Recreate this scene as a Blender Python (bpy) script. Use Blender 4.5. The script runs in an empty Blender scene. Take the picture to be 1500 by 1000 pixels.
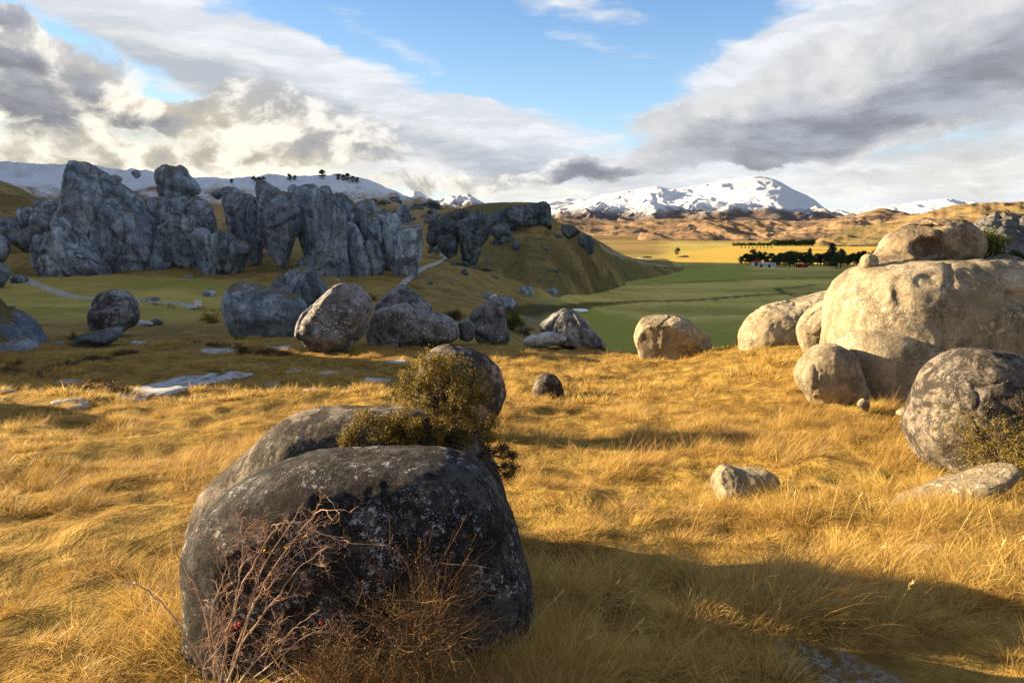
import bpy, bmesh, math, random
import numpy as np
from math import radians, sin, cos, tan, pi, atan2

# ------------------------------------------------------------------ camera
S = bpy.context.scene
COL = S.collection
PITCH = radians(9.65)
F = 1000.0                      # focal length in pixels of the 1500 wide photograph
cam_d = bpy.data.cameras.new('camera')
cam_d.sensor_width = 36.0
cam_d.lens = 24.0
cam_d.clip_start = 0.05
cam_d.clip_end = 60000
cam = bpy.data.objects.new('camera', cam_d)
COL.objects.link(cam)
cam.location = (0, 0, 0)
cam.rotation_euler = (radians(90) - PITCH, 0, 0)
S.camera = cam

# ------------------------------------------------------------------ light
SUN_AZ = radians(-73)           # clockwise from the view direction (+Y); negative is to the left
SUN_EL = radians(13.2)
S.view_settings.view_transform = 'Standard'
S.view_settings.look = 'None'
S.view_settings.gamma = 1.0
S.view_settings.use_curve_mapping = False
S.view_settings.exposure = 2.15
SKYK = 2 ** -S.view_settings.exposure
sd = bpy.data.lights.new('sun', 'SUN')
sd.energy = 5.0
sd.angle = radians(0.5)
sd.color = (1.0, 0.74, 0.42)
sun = bpy.data.objects.new('sun', sd)
COL.objects.link(sun)
sdir = (sin(SUN_AZ) * cos(SUN_EL), cos(SUN_AZ) * cos(SUN_EL), sin(SUN_EL))
from mathutils import Vector
sun.rotation_euler = Vector(sdir).to_track_quat('Z', 'Y').to_euler()
sun.location = (-60, 10, 40)

# ------------------------------------------------------------------ node helper
class NT:
    def __init__(self, tree):
        self.t = tree; self.n = tree.nodes; self.l = tree.links
    def add(self, kind, **kw):
        nd = self.n.new(kind)
        ins = kw.pop('ins', {})
        for k, v in kw.items(): setattr(nd, k, v)
        for k, v in ins.items(): self.put(nd.inputs[k], v)
        return nd
    def put(self, sock, v):
        if isinstance(v, bpy.types.NodeSocket): self.l.new(v, sock)
        elif isinstance(v, bpy.types.Node): self.l.new(v.outputs[0], sock)
        else:
            if isinstance(v, (tuple, list)) and len(v) == 3 and getattr(sock, 'type', '') == 'RGBA': v = (*v, 1)
            sock.default_value = v
    def math(self, op, a, b=None, c=None, clamp=False):
        nd = self.n.new('ShaderNodeMath'); nd.operation = op; nd.use_clamp = clamp
        self.put(nd.inputs[0], a)
        if b is not None: self.put(nd.inputs[1], b)
        if c is not None: self.put(nd.inputs[2], c)
        return nd.outputs[0]
    def vmath(self, op, a, b=None):
        nd = self.n.new('ShaderNodeVectorMath'); nd.operation = op
        self.put(nd.inputs[0], a)
        if b is not None: self.put(nd.inputs[3 if op == 'SCALE' else 1], b)
        return nd.outputs[1] if op in ('LENGTH', 'DOT_PRODUCT') else nd.outputs[0]
    def mix(self, f, a, b, mode='MIX'):
        nd = self.n.new('ShaderNodeMix'); nd.data_type = 'RGBA'; nd.blend_type = mode; nd.clamp_factor = True
        self.put(nd.inputs[0], f); self.put(nd.inputs[6], a); self.put(nd.inputs[7], b)
        return nd.outputs[2]
    def rng(self, v, a, b, c=0.0, d=1.0, smooth=True):
        nd = self.n.new('ShaderNodeMapRange'); nd.interpolation_type = 'SMOOTHSTEP' if smooth else 'LINEAR'
        for i, x in enumerate((v, a, b, c, d)): self.put(nd.inputs[i], x)
        return nd.outputs[0]
    def noise(self, vec, scale, detail=4.0, rough=0.55, dist=0.0, ntype=None, lac=2.0):
        nd = self.n.new('ShaderNodeTexNoise')
        if ntype: nd.noise_type = ntype
        self.put(nd.inputs['Vector'], vec)
        nd.inputs['Scale'].default_value = scale; nd.inputs['Detail'].default_value = detail
        nd.inputs['Roughness'].default_value = rough; nd.inputs['Distortion'].default_value = dist
        nd.inputs['Lacunarity'].default_value = lac
        return nd.outputs[0]
    def voro(self, vec, scale, feature='F1', out=0, rnd=1.0):
        nd = self.n.new('ShaderNodeTexVoronoi'); nd.feature = feature
        self.put(nd.inputs['Vector'], vec); nd.inputs['Scale'].default_value = scale
        nd.inputs['Randomness'].default_value = rnd
        return nd.outputs[out]
    def mapping(self, vec, scale=(1, 1, 1), loc=(0, 0, 0), rot=(0, 0, 0), typ='POINT'):
        nd = self.n.new('ShaderNodeMapping'); nd.vector_type = typ
        self.put(nd.inputs[0], vec)
        nd.inputs['Location'].default_value = loc; nd.inputs['Rotation'].default_value = rot
        nd.inputs['Scale'].default_value = scale
        return nd.outputs[0]

# ------------------------------------------------------------------ pixel <-> direction (of the 1500 x 1000 photograph)
def ray(px, py):
    t = (500 - py) / F; a = (px - 750) / F
    return a, cos(PITCH) + t * sin(PITCH), -sin(PITCH) + t * cos(PITCH)
def at(px, py, d):
    x, y, z = ray(px, py); k = d / y
    return np.array((x * k, d, z * k))
def vof(py):
    x, y, z = ray(750, py); return z / y

# ------------------------------------------------------------------ sky with clouds (directions only)
W = bpy.data.worlds.new('World'); S.world = W
W.use_nodes = True
N = NT(W.node_tree); N.n.clear()
wout = N.add('ShaderNodeOutputWorld'); bg = N.add('ShaderNodeBackground')
sky = N.add('ShaderNodeTexSky'); sky.sky_type = 'NISHITA'; sky.sun_disc = False
sky.sun_elevation = SUN_EL; sky.sun_rotation = SUN_AZ
sky.altitude = 700; sky.air_density = 1.2; sky.dust_density = 0.4; sky.ozone_density = 2.5
tc = N.add('ShaderNodeTexCoord')
D = tc.outputs['Generated']
sep = N.add('ShaderNodeSeparateXYZ', ins={0: D})
az = N.math('ARCTAN2', sep.outputs[0], sep.outputs[1])
el = N.math('ARCSINE', sep.outputs[2])
comb = N.add('ShaderNodeCombineXYZ', ins={0: az, 1: el, 2: 0.0})
P0 = comb.outputs[0]
def azel(px, py):
    x, y, z = ray(px, py); return atan2(x, y), math.asin(z / math.sqrt(x * x + y * y + z * z))
def warp(P, sc, amt, off=(0, 0, 0), det=5, rough=.6):
    nd = N.add('ShaderNodeTexNoise'); N.put(nd.inputs['Vector'], N.mapping(P, (sc * .6, sc, sc), off))
    nd.inputs['Scale'].default_value = 1; nd.inputs['Detail'].default_value = det; nd.inputs['Roughness'].default_value = rough
    c = N.vmath('SUBTRACT', nd.outputs[1], (.5, .5, .5))
    return N.vmath('ADD', P, N.vmath('MULTIPLY', c, (amt * 1.5, amt, 0)))
PA = warp(P0, 7, .10)
PB = warp(P0, 5, .17, (3, 7, 1), 7, .62)
def blobs(P, lst):
    """sum of soft ellipses: px, py, half width px, half height px, tilt degrees (up to the right is positive), weight"""
    acc = None
    for (x, y, a, b, r, w) in lst:
        c = azel(x, y)
        m = N.mapping(P, (a / F * .92, b / F * .92, 1), (c[0], c[1], 0), (0, 0, radians(r)), 'TEXTURE')
        g = N.add('ShaderNodeTexGradient', gradient_type='SPHERICAL', ins={0: m}).outputs[1]
        g = N.math('MULTIPLY', N.math('POWER', g, .7), w)
        acc = g if acc is None else N.math('ADD', acc, g)
    return acc
# thin high cloud (white streaks)
hi = blobs(PA, [(250, 30, 420, 70, -22, 1.2), (560, 140, 330, 44, -17, 1.3), (760, 185, 200, 26, -10, 1.0), (330, 110, 300, 60, -20, .8), (700, 250, 420, 60, -4, 1.1), (560, 200, 360, 60, -12, 1.0),
                (200, 215, 420, 70, -3, 1.0), (830, 12, 130, 22, -8, .75), (880, 62, 90, 12, -10, .4), (960, 20, 60, 10, 0, .2),
                (1090, 110, 170, 50, 28, .9), (1240, 40, 280, 90, 20, 1.2), (1180, 250, 330, 55, 2, 1.0), (1420, 235, 240, 50, 12, 1.0), (1450, 285, 260, 36, 0, .8), (960, 180, 120, 26, 12, .5), (950, 262, 280, 45, 0, 1.0), (560, 60, 160, 16, -28, .35)])
Pf = N.vmath('ADD', P0, N.vmath('MULTIPLY', N.vmath('SUBTRACT', PB, P0), (.35, .35, 0)))
fib = N.noise(N.mapping(Pf, (2.6, 15, 1), rot=(0, 0, radians(13))), 2.2, 10, .66)
def pufn(off):
    return N.noise(N.mapping(P0, (1, 1.35, 1), off), 8.5, 12, .60, .35)
sideR = N.rng(az, -.02, .16)
smooth_ = N.noise(N.mapping(Pf, (1.4, 4.6, 1), rot=(0, 0, radians(-16))), 3.2, 11, .60)
puf = N.add('ShaderNodeMix', ins={0: N.math('MULTIPLY', sideR, .8), 2: pufn((0, 0, 0)), 3: smooth_}).outputs[0]
puf2 = N.add('ShaderNodeMix', ins={0: N.math('MULTIPLY', sideR, .8), 2: pufn((.022, -.012, 0)), 3: smooth_}).outputs[0]
relief = N.math('SUBTRACT', puf, puf2)
hiA = N.rng(N.math('ADD', N.math('MULTIPLY', hi, .8), N.math('ADD', N.math('MULTIPLY', fib, 1.3), N.math('MULTIPLY', puf, .45))), .98, 1.62)
# thick cumulus cover
cu = blobs(PB, [(80, 125, 150, 62, 0, 1.5), (0, 60, 90, 50, 0, 1.2), (0, 20, 60, 30, 0, 1.2), (240, 168, 110, 36, 0, 1.3), (410, 190, 150, 56, -6, 1.3), (385, 160, 70, 34, 0, .9), (520, 225, 110, 34, 0, 1.0), (60, 215, 240, 34, 0, .8), (300, 240, 260, 30, 0, .9),
                (850, 268, 110, 26, 6, 1.3), (740, 286, 110, 18, 0, 1.0), (620, 272, 120, 16, 0, .9),
                (1180, 175, 280, 80, 10, 1.4), (1400, 110, 280, 105, 14, 1.5), (1060, 205, 170, 56, 6, 1.2), (1340, 20, 230, 50, 12, .8), (1490, 225, 110, 34, 10, .6), (960, 250, 150, 26, 0, .8), (1120, 110, 120, 34, 30, .7), (1280, 268, 180, 22, 0, .7), (1500, 30, 140, 60, 10, .9)])
cuD = N.math('ADD', cu, N.math('MULTIPLY', N.math('SUBTRACT', puf, .5), 2.2))
cuA = N.rng(cuD, .30, .80)
# grey bases of the thick clouds
dk = blobs(PB, [(70, 138, 110, 44, 0, 1.3), (10, 84, 60, 20, 0, 1.2), (0, 22, 60, 24, 0, 1.4), (235, 180, 80, 20, 0, 1.0), (20, 170, 110, 30, 0, .6), (860, 272, 90, 20, 6, 1.4), (800, 290, 100, 10, 0, .6), (420, 222, 110, 16, 5, .5), (520, 240, 80, 12, 0, .5),
                (1180, 198, 270, 56, 10, .62), (1400, 128, 280, 70, 12, .62), (1080, 215, 180, 44, 5, .6), (1480, 60, 120, 70, 20, .5), (1100, 258, 220, 26, 0, .4), (1300, 160, 200, 50, 16, .5), (1190, 262, 140, 20, 0, .5)])
dkA = N.math('SUBTRACT', N.math('ADD', dk, N.math('MULTIPLY', N.math('SUBTRACT', puf, .5), 1.1)), N.math('MULTIPLY', relief, 4.0))
dkA = N.rng(dkA, -.15, 1.25)
dk2 = blobs(PA, [(300, 112, 260, 34, -17, .8), (600, 212, 330, 34, -12, .8), (760, 236, 260, 26, -6, .6), (380, 150, 260, 30, -14, .6), (150, 250, 300, 20, 0, .3), (1300, 215, 240, 20, 8, .5)])
gl = blobs(P0, [(-60, 180, 520, 150, 0, 1.0), (300, 235, 460, 90, 0, .8), (1000, 285, 420, 40, 0, .3), (650, 285, 300, 34, 0, .6), (1480, 250, 300, 50, 0, .5)])
warm = N.math('MINIMUM', gl, 1.0)
white = N.mix(warm, (.90, .93, .98), (1.16, 1.08, .90))
litc = N.mix(N.rng(relief, -.06, .07), N.mix(warm, (.56, .59, .64), (.66, .60, .48)), N.mix(.5, white, (1.0, .95, .86)))
tone = N.rng(N.noise(N.mapping(Pf, (1.6, 6.0, 1), rot=(0, 0, radians(-14))), 4.5, 9, .62), .34, .66, .82, 1.45)
grey = N.vmath('SCALE', N.mix(warm, (.33, .355, .41), (.29, .30, .33)), tone)
hicol = N.mix(N.math('MINIMUM', N.math('ADD', N.math('MULTIPLY', dk2, .55), N.math('MULTIPLY', N.rng(fib, .62, .40), .35)), .8), white, (.40, .46, .54))
cucol = N.mix(dkA, litc, grey)
k = SKYK
skyc = N.vmath('MULTIPLY', sky.outputs[0], (.10, .10, .10))
# the blue between the clouds: the sky model nudged to the photograph's deep blue and pale horizon
blue = N.mix(N.rng(el, 0.0, .40), (.42, .63, .84), (.055, .19, .52))
blue = N.vmath('SCALE', blue, k)
base = N.mix(.72, skyc, blue)
up = N.rng(el, -.02, .015)
# unseen bright overcast, added overhead and behind the camera to lift the shade
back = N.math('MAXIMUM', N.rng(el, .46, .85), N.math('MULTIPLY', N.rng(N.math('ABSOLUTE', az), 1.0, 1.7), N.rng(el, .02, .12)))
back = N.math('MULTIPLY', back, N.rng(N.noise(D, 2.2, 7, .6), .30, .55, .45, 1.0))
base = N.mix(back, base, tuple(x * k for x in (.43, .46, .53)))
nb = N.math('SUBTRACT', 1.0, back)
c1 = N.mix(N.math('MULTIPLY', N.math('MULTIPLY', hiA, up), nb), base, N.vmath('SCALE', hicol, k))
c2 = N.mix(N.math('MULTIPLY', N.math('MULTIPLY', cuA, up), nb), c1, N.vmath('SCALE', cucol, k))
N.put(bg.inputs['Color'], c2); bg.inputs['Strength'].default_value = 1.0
N.l.new(bg.outputs[0], wout.inputs[0])
W.cycles.sampling_method = 'MANUAL'; W.cycles.sample_map_resolution = 512
S.cycles.max_bounces = 6; S.cycles.diffuse_bounces = 3; S.cycles.transmission_bounces = 3; S.cycles.glossy_bounces = 2
S.cycles.use_fast_gi = False

# ------------------------------------------------------------------ numpy noise
_rs = np.random.RandomState(7)
_perm = _rs.permutation(512).astype(np.int64)
_perm = np.concatenate([_perm, _perm, _perm])
_g = _rs.normal(size=(512, 3)); _g /= np.linalg.norm(_g, axis=1)[:, None]
def perlin(p):
    p = np.asarray(p, float); i = np.floor(p).astype(np.int64); f = p - i
    w = f * f * f * (f * (f * 6 - 15) + 10); i &= 511; out = 0
    for dx in (0, 1):
        wx = w[:, 0] if dx else 1 - w[:, 0]
        for dy in (0, 1):
            wy = w[:, 1] if dy else 1 - w[:, 1]
            for dz in (0, 1):
                wz = w[:, 2] if dz else 1 - w[:, 2]
                h = _perm[(_perm[(_perm[(i[:, 0] + dx) & 511] + i[:, 1] + dy) & 511] + i[:, 2] + dz) & 511]
                g = _g[h]
                out = out + wx * wy * wz * ((f[:, 0] - dx) * g[:, 0] + (f[:, 1] - dy) * g[:, 1] + (f[:, 2] - dz) * g[:, 2])
    return out * 1.5
def fbm(p, o=4, g=.5):
    s = 0; a = 1
    for k in range(o): s = s + a * perlin(p + 17.3 * k); p = p * 2.03; a *= g
    return s
def ridged(p, o=4, g=.5):
    s = 0; a = 1
    for k in range(o): s = s + a * (1 - 2.2 * np.abs(perlin(p + 31.7 * k))); p = p * 2.1; a *= g
    return s
def p3(x, y, z=0.0):
    x = np.asarray(x, float); return np.stack([x, np.asarray(y, float) + x * 0, x * 0 + z], -1)
def sstep(x, a, b):
    t = np.clip((x - a) / (b - a), 0, 1); return t * t * (3 - 2 * t)

def mesh_np(name, v, faces, smooth=True, parent=None, mat=None, loc=None):
    me = bpy.data.meshes.new(name)
    v = np.asarray(v, np.float32); faces = np.asarray(faces, np.int32)
    k = faces.shape[1]
    me.vertices.add(len(v)); me.vertices.foreach_set('co', v.ravel())
    me.loops.add(faces.size); me.loops.foreach_set('vertex_index', faces.ravel())
    me.polygons.add(len(faces)); me.polygons.foreach_set('loop_start', np.arange(0, faces.size, k, dtype=np.int32))
    me.polygons.foreach_set('use_smooth', np.full(len(faces), smooth))
    me.update(calc_edges=True)
    if mat: me.materials.append(mat)
    o = bpy.data.objects.new(name, me); COL.objects.link(o)
    if parent: o.parent = parent
    if loc is not None: o.location = loc
    return o
def grid_faces(nr, nc, wrap=False):
    r = np.arange(nr - 1)[:, None]; c = np.arange(nc if wrap else nc - 1)[None, :]
    c2 = (c + 1) % nc
    return np.stack([r * nc + c, r * nc + c2, (r + 1) * nc + c2, (r + 1) * nc + c], -1).reshape(-1, 4)
def attr(o, name, arr):
    a = o.data.attributes.new(name, 'FLOAT', 'POINT'); a.data.foreach_set('value', np.asarray(arr, np.float32))
def tag(o, label=None, cat=None, group=None, kind=None):
    if label: o['label'] = label
    if cat: o['category'] = cat
    if group: o['group'] = group
    if kind: o['kind'] = kind
    return o
def empty(name, loc):
    o = bpy.data.objects.new(name, None); COL.objects.link(o); o.location = loc; o.empty_display_size = .3; return o

# ------------------------------------------------------------------ terrain height table
TPX = [-600, 0, 200, 400, 600, 700, 750, 800, 900, 1000, 1100, 1200, 1300, 1500, 2100]
TAB = {
 1:   [-2.9] * 15,
 3:   [-2.9] * 15,
 5:   [-3.0, -3.0, -3.0, -3.0, -3.0, -3.0, -3.0, -3.0, -3.0, -3.0, -3.0, -3.0, -3.0, -2.95, -2.9],
 8:   [-3.4, -3.4, -3.4, -3.4, -3.4, -3.4, -3.4, -3.4, -3.4, -3.4, -3.4, -3.35, -3.3, -3.2, -3.1],
 12:  [-4.0, -4.0, -4.0, -4.0, -4.0, -4.0, -4.0, -4.0, -4.0, -3.9, -3.8, -3.7, -3.6, -3.5, -3.4],
 16:  [-4.5, -4.5, -4.5, -4.5, -4.5, -4.5, -4.5, -4.5, -4.5, -4.3, -4.1, -3.9, -3.9, -3.8, -3.6],
 22:  [-5.1, -5.1, -5.1, -5.1, -5.1, -5.1, -5.1, -5.1, -5.1, -4.95, -4.5, -4.05, -4.0, -3.9, -3.9],
 30:  [-5.9, -5.9, -5.9, -5.9, -5.9, -5.9, -5.9, -5.9, -5.9, -5.8, -5.0, -4.65, -4.6, -4.6, -4.6],
 38:  [-6.6, -6.6, -6.6, -6.6, -6.55, -6.6, -6.6, -6.7, -6.9, -7.2, -7.0, -6.8, -6.6, -6.5, -6.5],
 50:  [-7.8, -7.9, -7.9, -7.9, -8.3, -8.8, -9.5, -10., -11.0, -12.5, -13.0, -12.5, -12, -12, -12],
 70:  [-9.0, -9.1, -9.2, -9.3, -10.5, -12, -13.5, -15., -17, -19, -20, -20, -20, -20, -20],
 100: [-9.5, -9.9, -10, -10, -11.5, -13, -15, -18., -22, -24, -25, -25, -25, -25, -25],
 130: [-9.0, -9.0, -9.0, -9.0, -9.6, -12.2, -15, -19., -24.5, -26.5, -27, -27, -27, -27, -27],
 160: [-5, -5.0, -5.0, -6.0, -8.5, -12, -15.5, -19., -25, -28, -28, -28, -28, -28, -28],
 220: [2, 1, 1, -2, -8.5, -12.5, -16, -20, -27, -28, -28, -28, -28, -28, -28],
 300: [6, 4, 2, -4, -14, -20, -24, -26, -28, -28, -28, -28, -28, -28, -28],
 450: [-10] * 4 + [-28] * 11,
 700: [-28] * 15, 1500: [-28] * 15, 3000: [-27] * 15, 12000: [-27] * 15, 40000: [-60] * 15}
_ld = np.log(np.array(sorted(TAB))); _tu = (np.array(TPX) - 750) / 1000.0
_tab = np.array([TAB[k] for k in sorted(TAB)], float)
NU, NL = 300, 330
_us = np.linspace(-1.35, 1.35, NU); _ls = np.linspace(_ld[0], _ld[-1], NL)
_t1 = np.array([np.interp(_ls, _ld, _tab[:, j]) for j in range(len(_tu))]).T
_hg = np.array([np.interp(_us, _tu, r) for r in _t1])
def blur(a, n, ax):
    k = np.exp(-np.linspace(-2, 2, 2 * n + 1) ** 2); k /= k.sum()
    pad = [(0, 0), (0, 0)]; pad[ax] = (n, n)
    b = np.pad(a, pad, mode='edge'); return np.apply_along_axis(lambda v: np.convolve(v, k, 'valid'), ax, b)
_hg = blur(blur(_hg, 5, 0), 9, 1)
def polar(x, y):
    r = np.hypot(x, y); a = np.clip(np.arctan2(x, y), -.93, .93)
    return np.tan(a), np.maximum(r * np.cos(a), 1.0)
def ground(x, y, detail=True):
    x = np.atleast_1d(np.asarray(x, float)); y = np.atleast_1d(np.asarray(y, float))
    u, d = polar(x, y)
    fi = np.clip((u + 1.35) / 2.7 * (NU - 1), 0, NU - 1.001); fj = np.clip((np.log(d) - _ls[0]) / (_ls[-1] - _ls[0]) * (NL - 1), 0, NL - 1.001)
    i = fi.astype(int); j = fj.astype(int); a = fi - i; b = fj - j
    z = (_hg[j, i] * (1 - a) + _hg[j, i + 1] * a) * (1 - b) + (_hg[j + 1, i] * (1 - a) + _hg[j + 1, i + 1] * a) * b
    if detail:
        flat = sstep(z, -27.5, -20)             # the valley floor stays flat
        z = z + flat * sstep(d, 45, 120) * 1.1 * fbm(p3(x / 22, y / 22), 4) * (1 - sstep(d, 500, 900))
        z = z + (.16 * fbm(p3(x / 2.6, y / 2.6, 5), 3) + .07 * fbm(p3(x / 1.05, y / 1.05, 15), 2)) * sstep(d, 3, 8) * (1 - sstep(d, 40, 120) * .4)
        z = z + .055 * fbm(p3(x / .7, y / .7, 9), 2) * (1 - sstep(d, 25, 60))
    return z
def gz(x, y): return float(ground(x, y)[0])
def hit(px, py):
    """where the line of sight through a pixel meets the terrain"""
    a, b, c = ray(px, py); ys = np.exp(np.linspace(math.log(2.0), math.log(3000), 1600))
    xs = a / b * ys; zs = c / b * ys; g = ground(xs, ys)
    k = np.nonzero(zs < g)[0]
    y = ys[k[0]] if len(k) else 3000.0
    return np.array((a / b * y, y, gz(a / b * y, y)))
# ------------------------------------------------------------------ materials
def new_mat(name):
    m = bpy.data.materials.new(name); m.use_nodes = True; n = NT(m.node_tree); n.n.clear()
    out = n.add('ShaderNodeOutputMaterial'); b = n.add('ShaderNodeBsdfPrincipled')
    b.inputs['Roughness'].default_value = .9; b.inputs['Specular IOR Level'].default_value = .15
    n.l.new(b.outputs[0], out.inputs[0]); return m, n, b, out
def bump(n, b, h, dist, strength=1.0, prev=None):
    nd = n.add('ShaderNodeBump'); nd.inputs['Strength'].default_value = strength; nd.inputs['Distance'].default_value = dist
    n.put(nd.inputs['Height'], h)
    if prev is not None: n.l.new(prev, nd.inputs['Normal'])
    n.l.new(nd.outputs[0], b.inputs['Normal']); return nd.outputs[0]
def rock_mat(name, lo, hi, lich=(.62, .64, .62), ls=1.0, lamt=.5, black=None, bamt=0.0, bs=1.0, streak=.4, sc=1.0, bd=.05, warm=None, wamt=.4, vary=.08, moss=0.0):
    """limestone: mottled greys, dark crust, pale lichen, vertical water streaks"""
    m, n, b, _ = new_mat(name)
    g = n.add('ShaderNodeNewGeometry'); tc = n.add('ShaderNodeTexCoord'); oi = n.add('ShaderNodeObjectInfo')
    P = n.vmath('ADD', tc.outputs['Object'], n.vmath('SCALE', (37.0, 19.0, 11.0), oi.outputs['Random']))
    big = n.noise(P, .45 * sc, 5, .6, .5); mid = n.noise(P, 2.2 * sc, 7, .68, .2); fine = n.noise(P, 13 * sc, 8, .72)
    st = n.noise(n.mapping(P, (2.6 * sc, 2.6 * sc, .22 * sc)), 1.0, 6, .6, .3)
    c = n.mix(n.rng(n.math('ADD', n.math('MULTIPLY', big, .5), n.math('MULTIPLY', mid, .5)), .38, .62), lo, hi)
    if warm: c = n.mix(n.math('MULTIPLY', n.rng(n.noise(P, .8 * sc, 6, .65, 1.0), .5, .72), wamt), c, warm)
    c = n.mix(n.math('MULTIPLY', n.rng(st, .42, .66), streak), c, tuple(x * .45 for x in lo))
    c = n.mix(n.math('MULTIPLY', n.rng(st, .45, .30), streak * .8), c, tuple(min(1, x * 1.5) for x in hi))
    c = n.mix(n.rng(fine, .35, .7, 0, .55), c, tuple(x * .55 for x in lo))
    if black:
        bm_ = n.rng(n.math('ADD', n.noise(P, 1.3 * bs, 8, .72, .6), n.math('MULTIPLY', n.noise(P, 9 * bs, 6, .75), .35)), .70 - .12 * bamt, .80 - .12 * bamt)
        c = n.mix(n.math('MULTIPLY', bm_, min(1, .5 + bamt * .5)), c, black)
    # lichen: small ragged pale rosettes gathered in patches
    w = n.vmath('ADD', P, n.vmath('MULTIPLY', n.vmath('SUBTRACT', n.add('ShaderNodeTexNoise', ins={'Vector': P, 'Scale': 9.0 * ls, 'Detail': 5.0, 'Roughness': .7}).outputs[1], (.5, .5, .5)), (.55 / ls,) * 3))
    v = n.voro(w, 5.0 * ls); patch = n.noise(P, .9 * ls, 5, .65)
    l1 = n.math('MULTIPLY', n.rng(v, .40, .22), n.rng(patch, .56 - .1 * lamt, .64 - .08 * lamt))
    l2 = n.math('MULTIPLY', n.rng(n.noise(P, 20 * ls, 5, .7), .56, .64), n.rng(patch, .45 - .08 * lamt, .6))
    lm = n.math('MULTIPLY', n.math('MAXIMUM', l1, n.math('MULTIPLY', l2, .75)), min(1.0, lamt * 1.2))
    c = n.mix(lm, c, lich)
    c = n.vmath('SCALE', c, n.rng(oi.outputs['Random'], 0, 1, 1 - vary, 1 + vary, False))
    if moss:
        nz = n.add('ShaderNodeSeparateXYZ', ins={0: g.outputs['Normal']}).outputs[2]
        c = n.mix(n.math('MULTIPLY', n.rng(n.math('ADD', nz, n.math('MULTIPLY', n.math('SUBTRACT', mid, .5), .8)), .72, .92), moss), c, (.17, .13, .05))
    n.put(b.inputs['Base Color'], c)
    h = n.math('ADD', n.math('MULTIPLY', mid, .9), n.math('MULTIPLY', fine, .35))
    h = n.math('ADD', h, n.math('MULTIPLY', n.noise(P, 4.5 * sc, 8, .7, 0, 'RIDGED_MULTIFRACTAL' if False else None), .8))
    h = n.math('SUBTRACT', h, n.math('MULTIPLY', n.rng(n.voro(P, 6.0 * sc), .16, .0), .5))
    pr = bump(n, b, h, bd)
    bump(n, b, n.noise(P, 45 * sc, 4, .7), bd * .12, .8, pr)
    return m
M = {}
M['cliff'] = rock_mat('cliff_rock', (.225, .29, .385), (.49, .57, .69), (.60, .62, .64), ls=.35, lamt=.45, black=(.05, .058, .07), bamt=.35, bs=.35, streak=.75, sc=.32, bd=.45, vary=.28, moss=.85, warm=(.20, .17, .14), wamt=.35)
M['farcliff'] = rock_mat('far_cliff_rock', (.15, .19, .23), (.28, .34, .40), (.40, .42, .45), ls=.15, lamt=.45, black=(.03, .04, .05), bamt=.4, bs=.2, streak=.6, sc=.16, bd=1.2, vary=.25, moss=.9)
M['mid'] = rock_mat('grey_boulder_rock', (.15, .16, .18), (.34, .34, .34), (.6, .6, .6), ls=1.1, lamt=.6, black=(.03, .03, .035), bamt=.55, bs=.9, streak=.35, sc=.9, bd=.10, warm=(.30, .24, .18), wamt=.4)
M['midwhite'] = rock_mat('white_lichen_rock', (.17, .175, .19), (.38, .38, .39), (.68, .68, .70), ls=1.5, lamt=1.0, black=(.04, .03, .035), bamt=.45, bs=1.0, streak=.3, sc=1.0, bd=.10, warm=(.26, .17, .14), wamt=.4)
M['pale'] = rock_mat('pale_limestone', (.235, .20, .143), (.42, .36, .262), (.66, .62, .52), ls=1.3, lamt=.45, black=(.10, .085, .06), bamt=.30, bs=1.3, streak=.3, sc=1.4, bd=.06, warm=(.42, .32, .18), wamt=.5)
M['top'] = rock_mat('weathered_top_rock', (.19, .155, .11), (.35, .295, .215), (.62, .60, .54), ls=1.6, lamt=.4, black=(.08, .06, .05), bamt=.45, bs=1.6, streak=.3, sc=1.8, bd=.05, warm=(.40, .25, .12), wamt=.5)
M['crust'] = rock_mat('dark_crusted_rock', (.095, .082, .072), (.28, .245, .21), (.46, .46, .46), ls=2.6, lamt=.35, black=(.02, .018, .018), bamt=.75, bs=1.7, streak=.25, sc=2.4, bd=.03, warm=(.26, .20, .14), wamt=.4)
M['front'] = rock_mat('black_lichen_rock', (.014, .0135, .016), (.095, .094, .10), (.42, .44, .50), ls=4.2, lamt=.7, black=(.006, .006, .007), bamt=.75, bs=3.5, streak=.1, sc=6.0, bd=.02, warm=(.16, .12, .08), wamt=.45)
M['slab'] = rock_mat('pale_slab_rock', (.32, .34, .38), (.58, .60, .64), (.72, .73, .75), ls=2.0, lamt=.5, black=(.10, .09, .08), bamt=.35, bs=1.3, streak=.1, sc=1.6, bd=.04)

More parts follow.
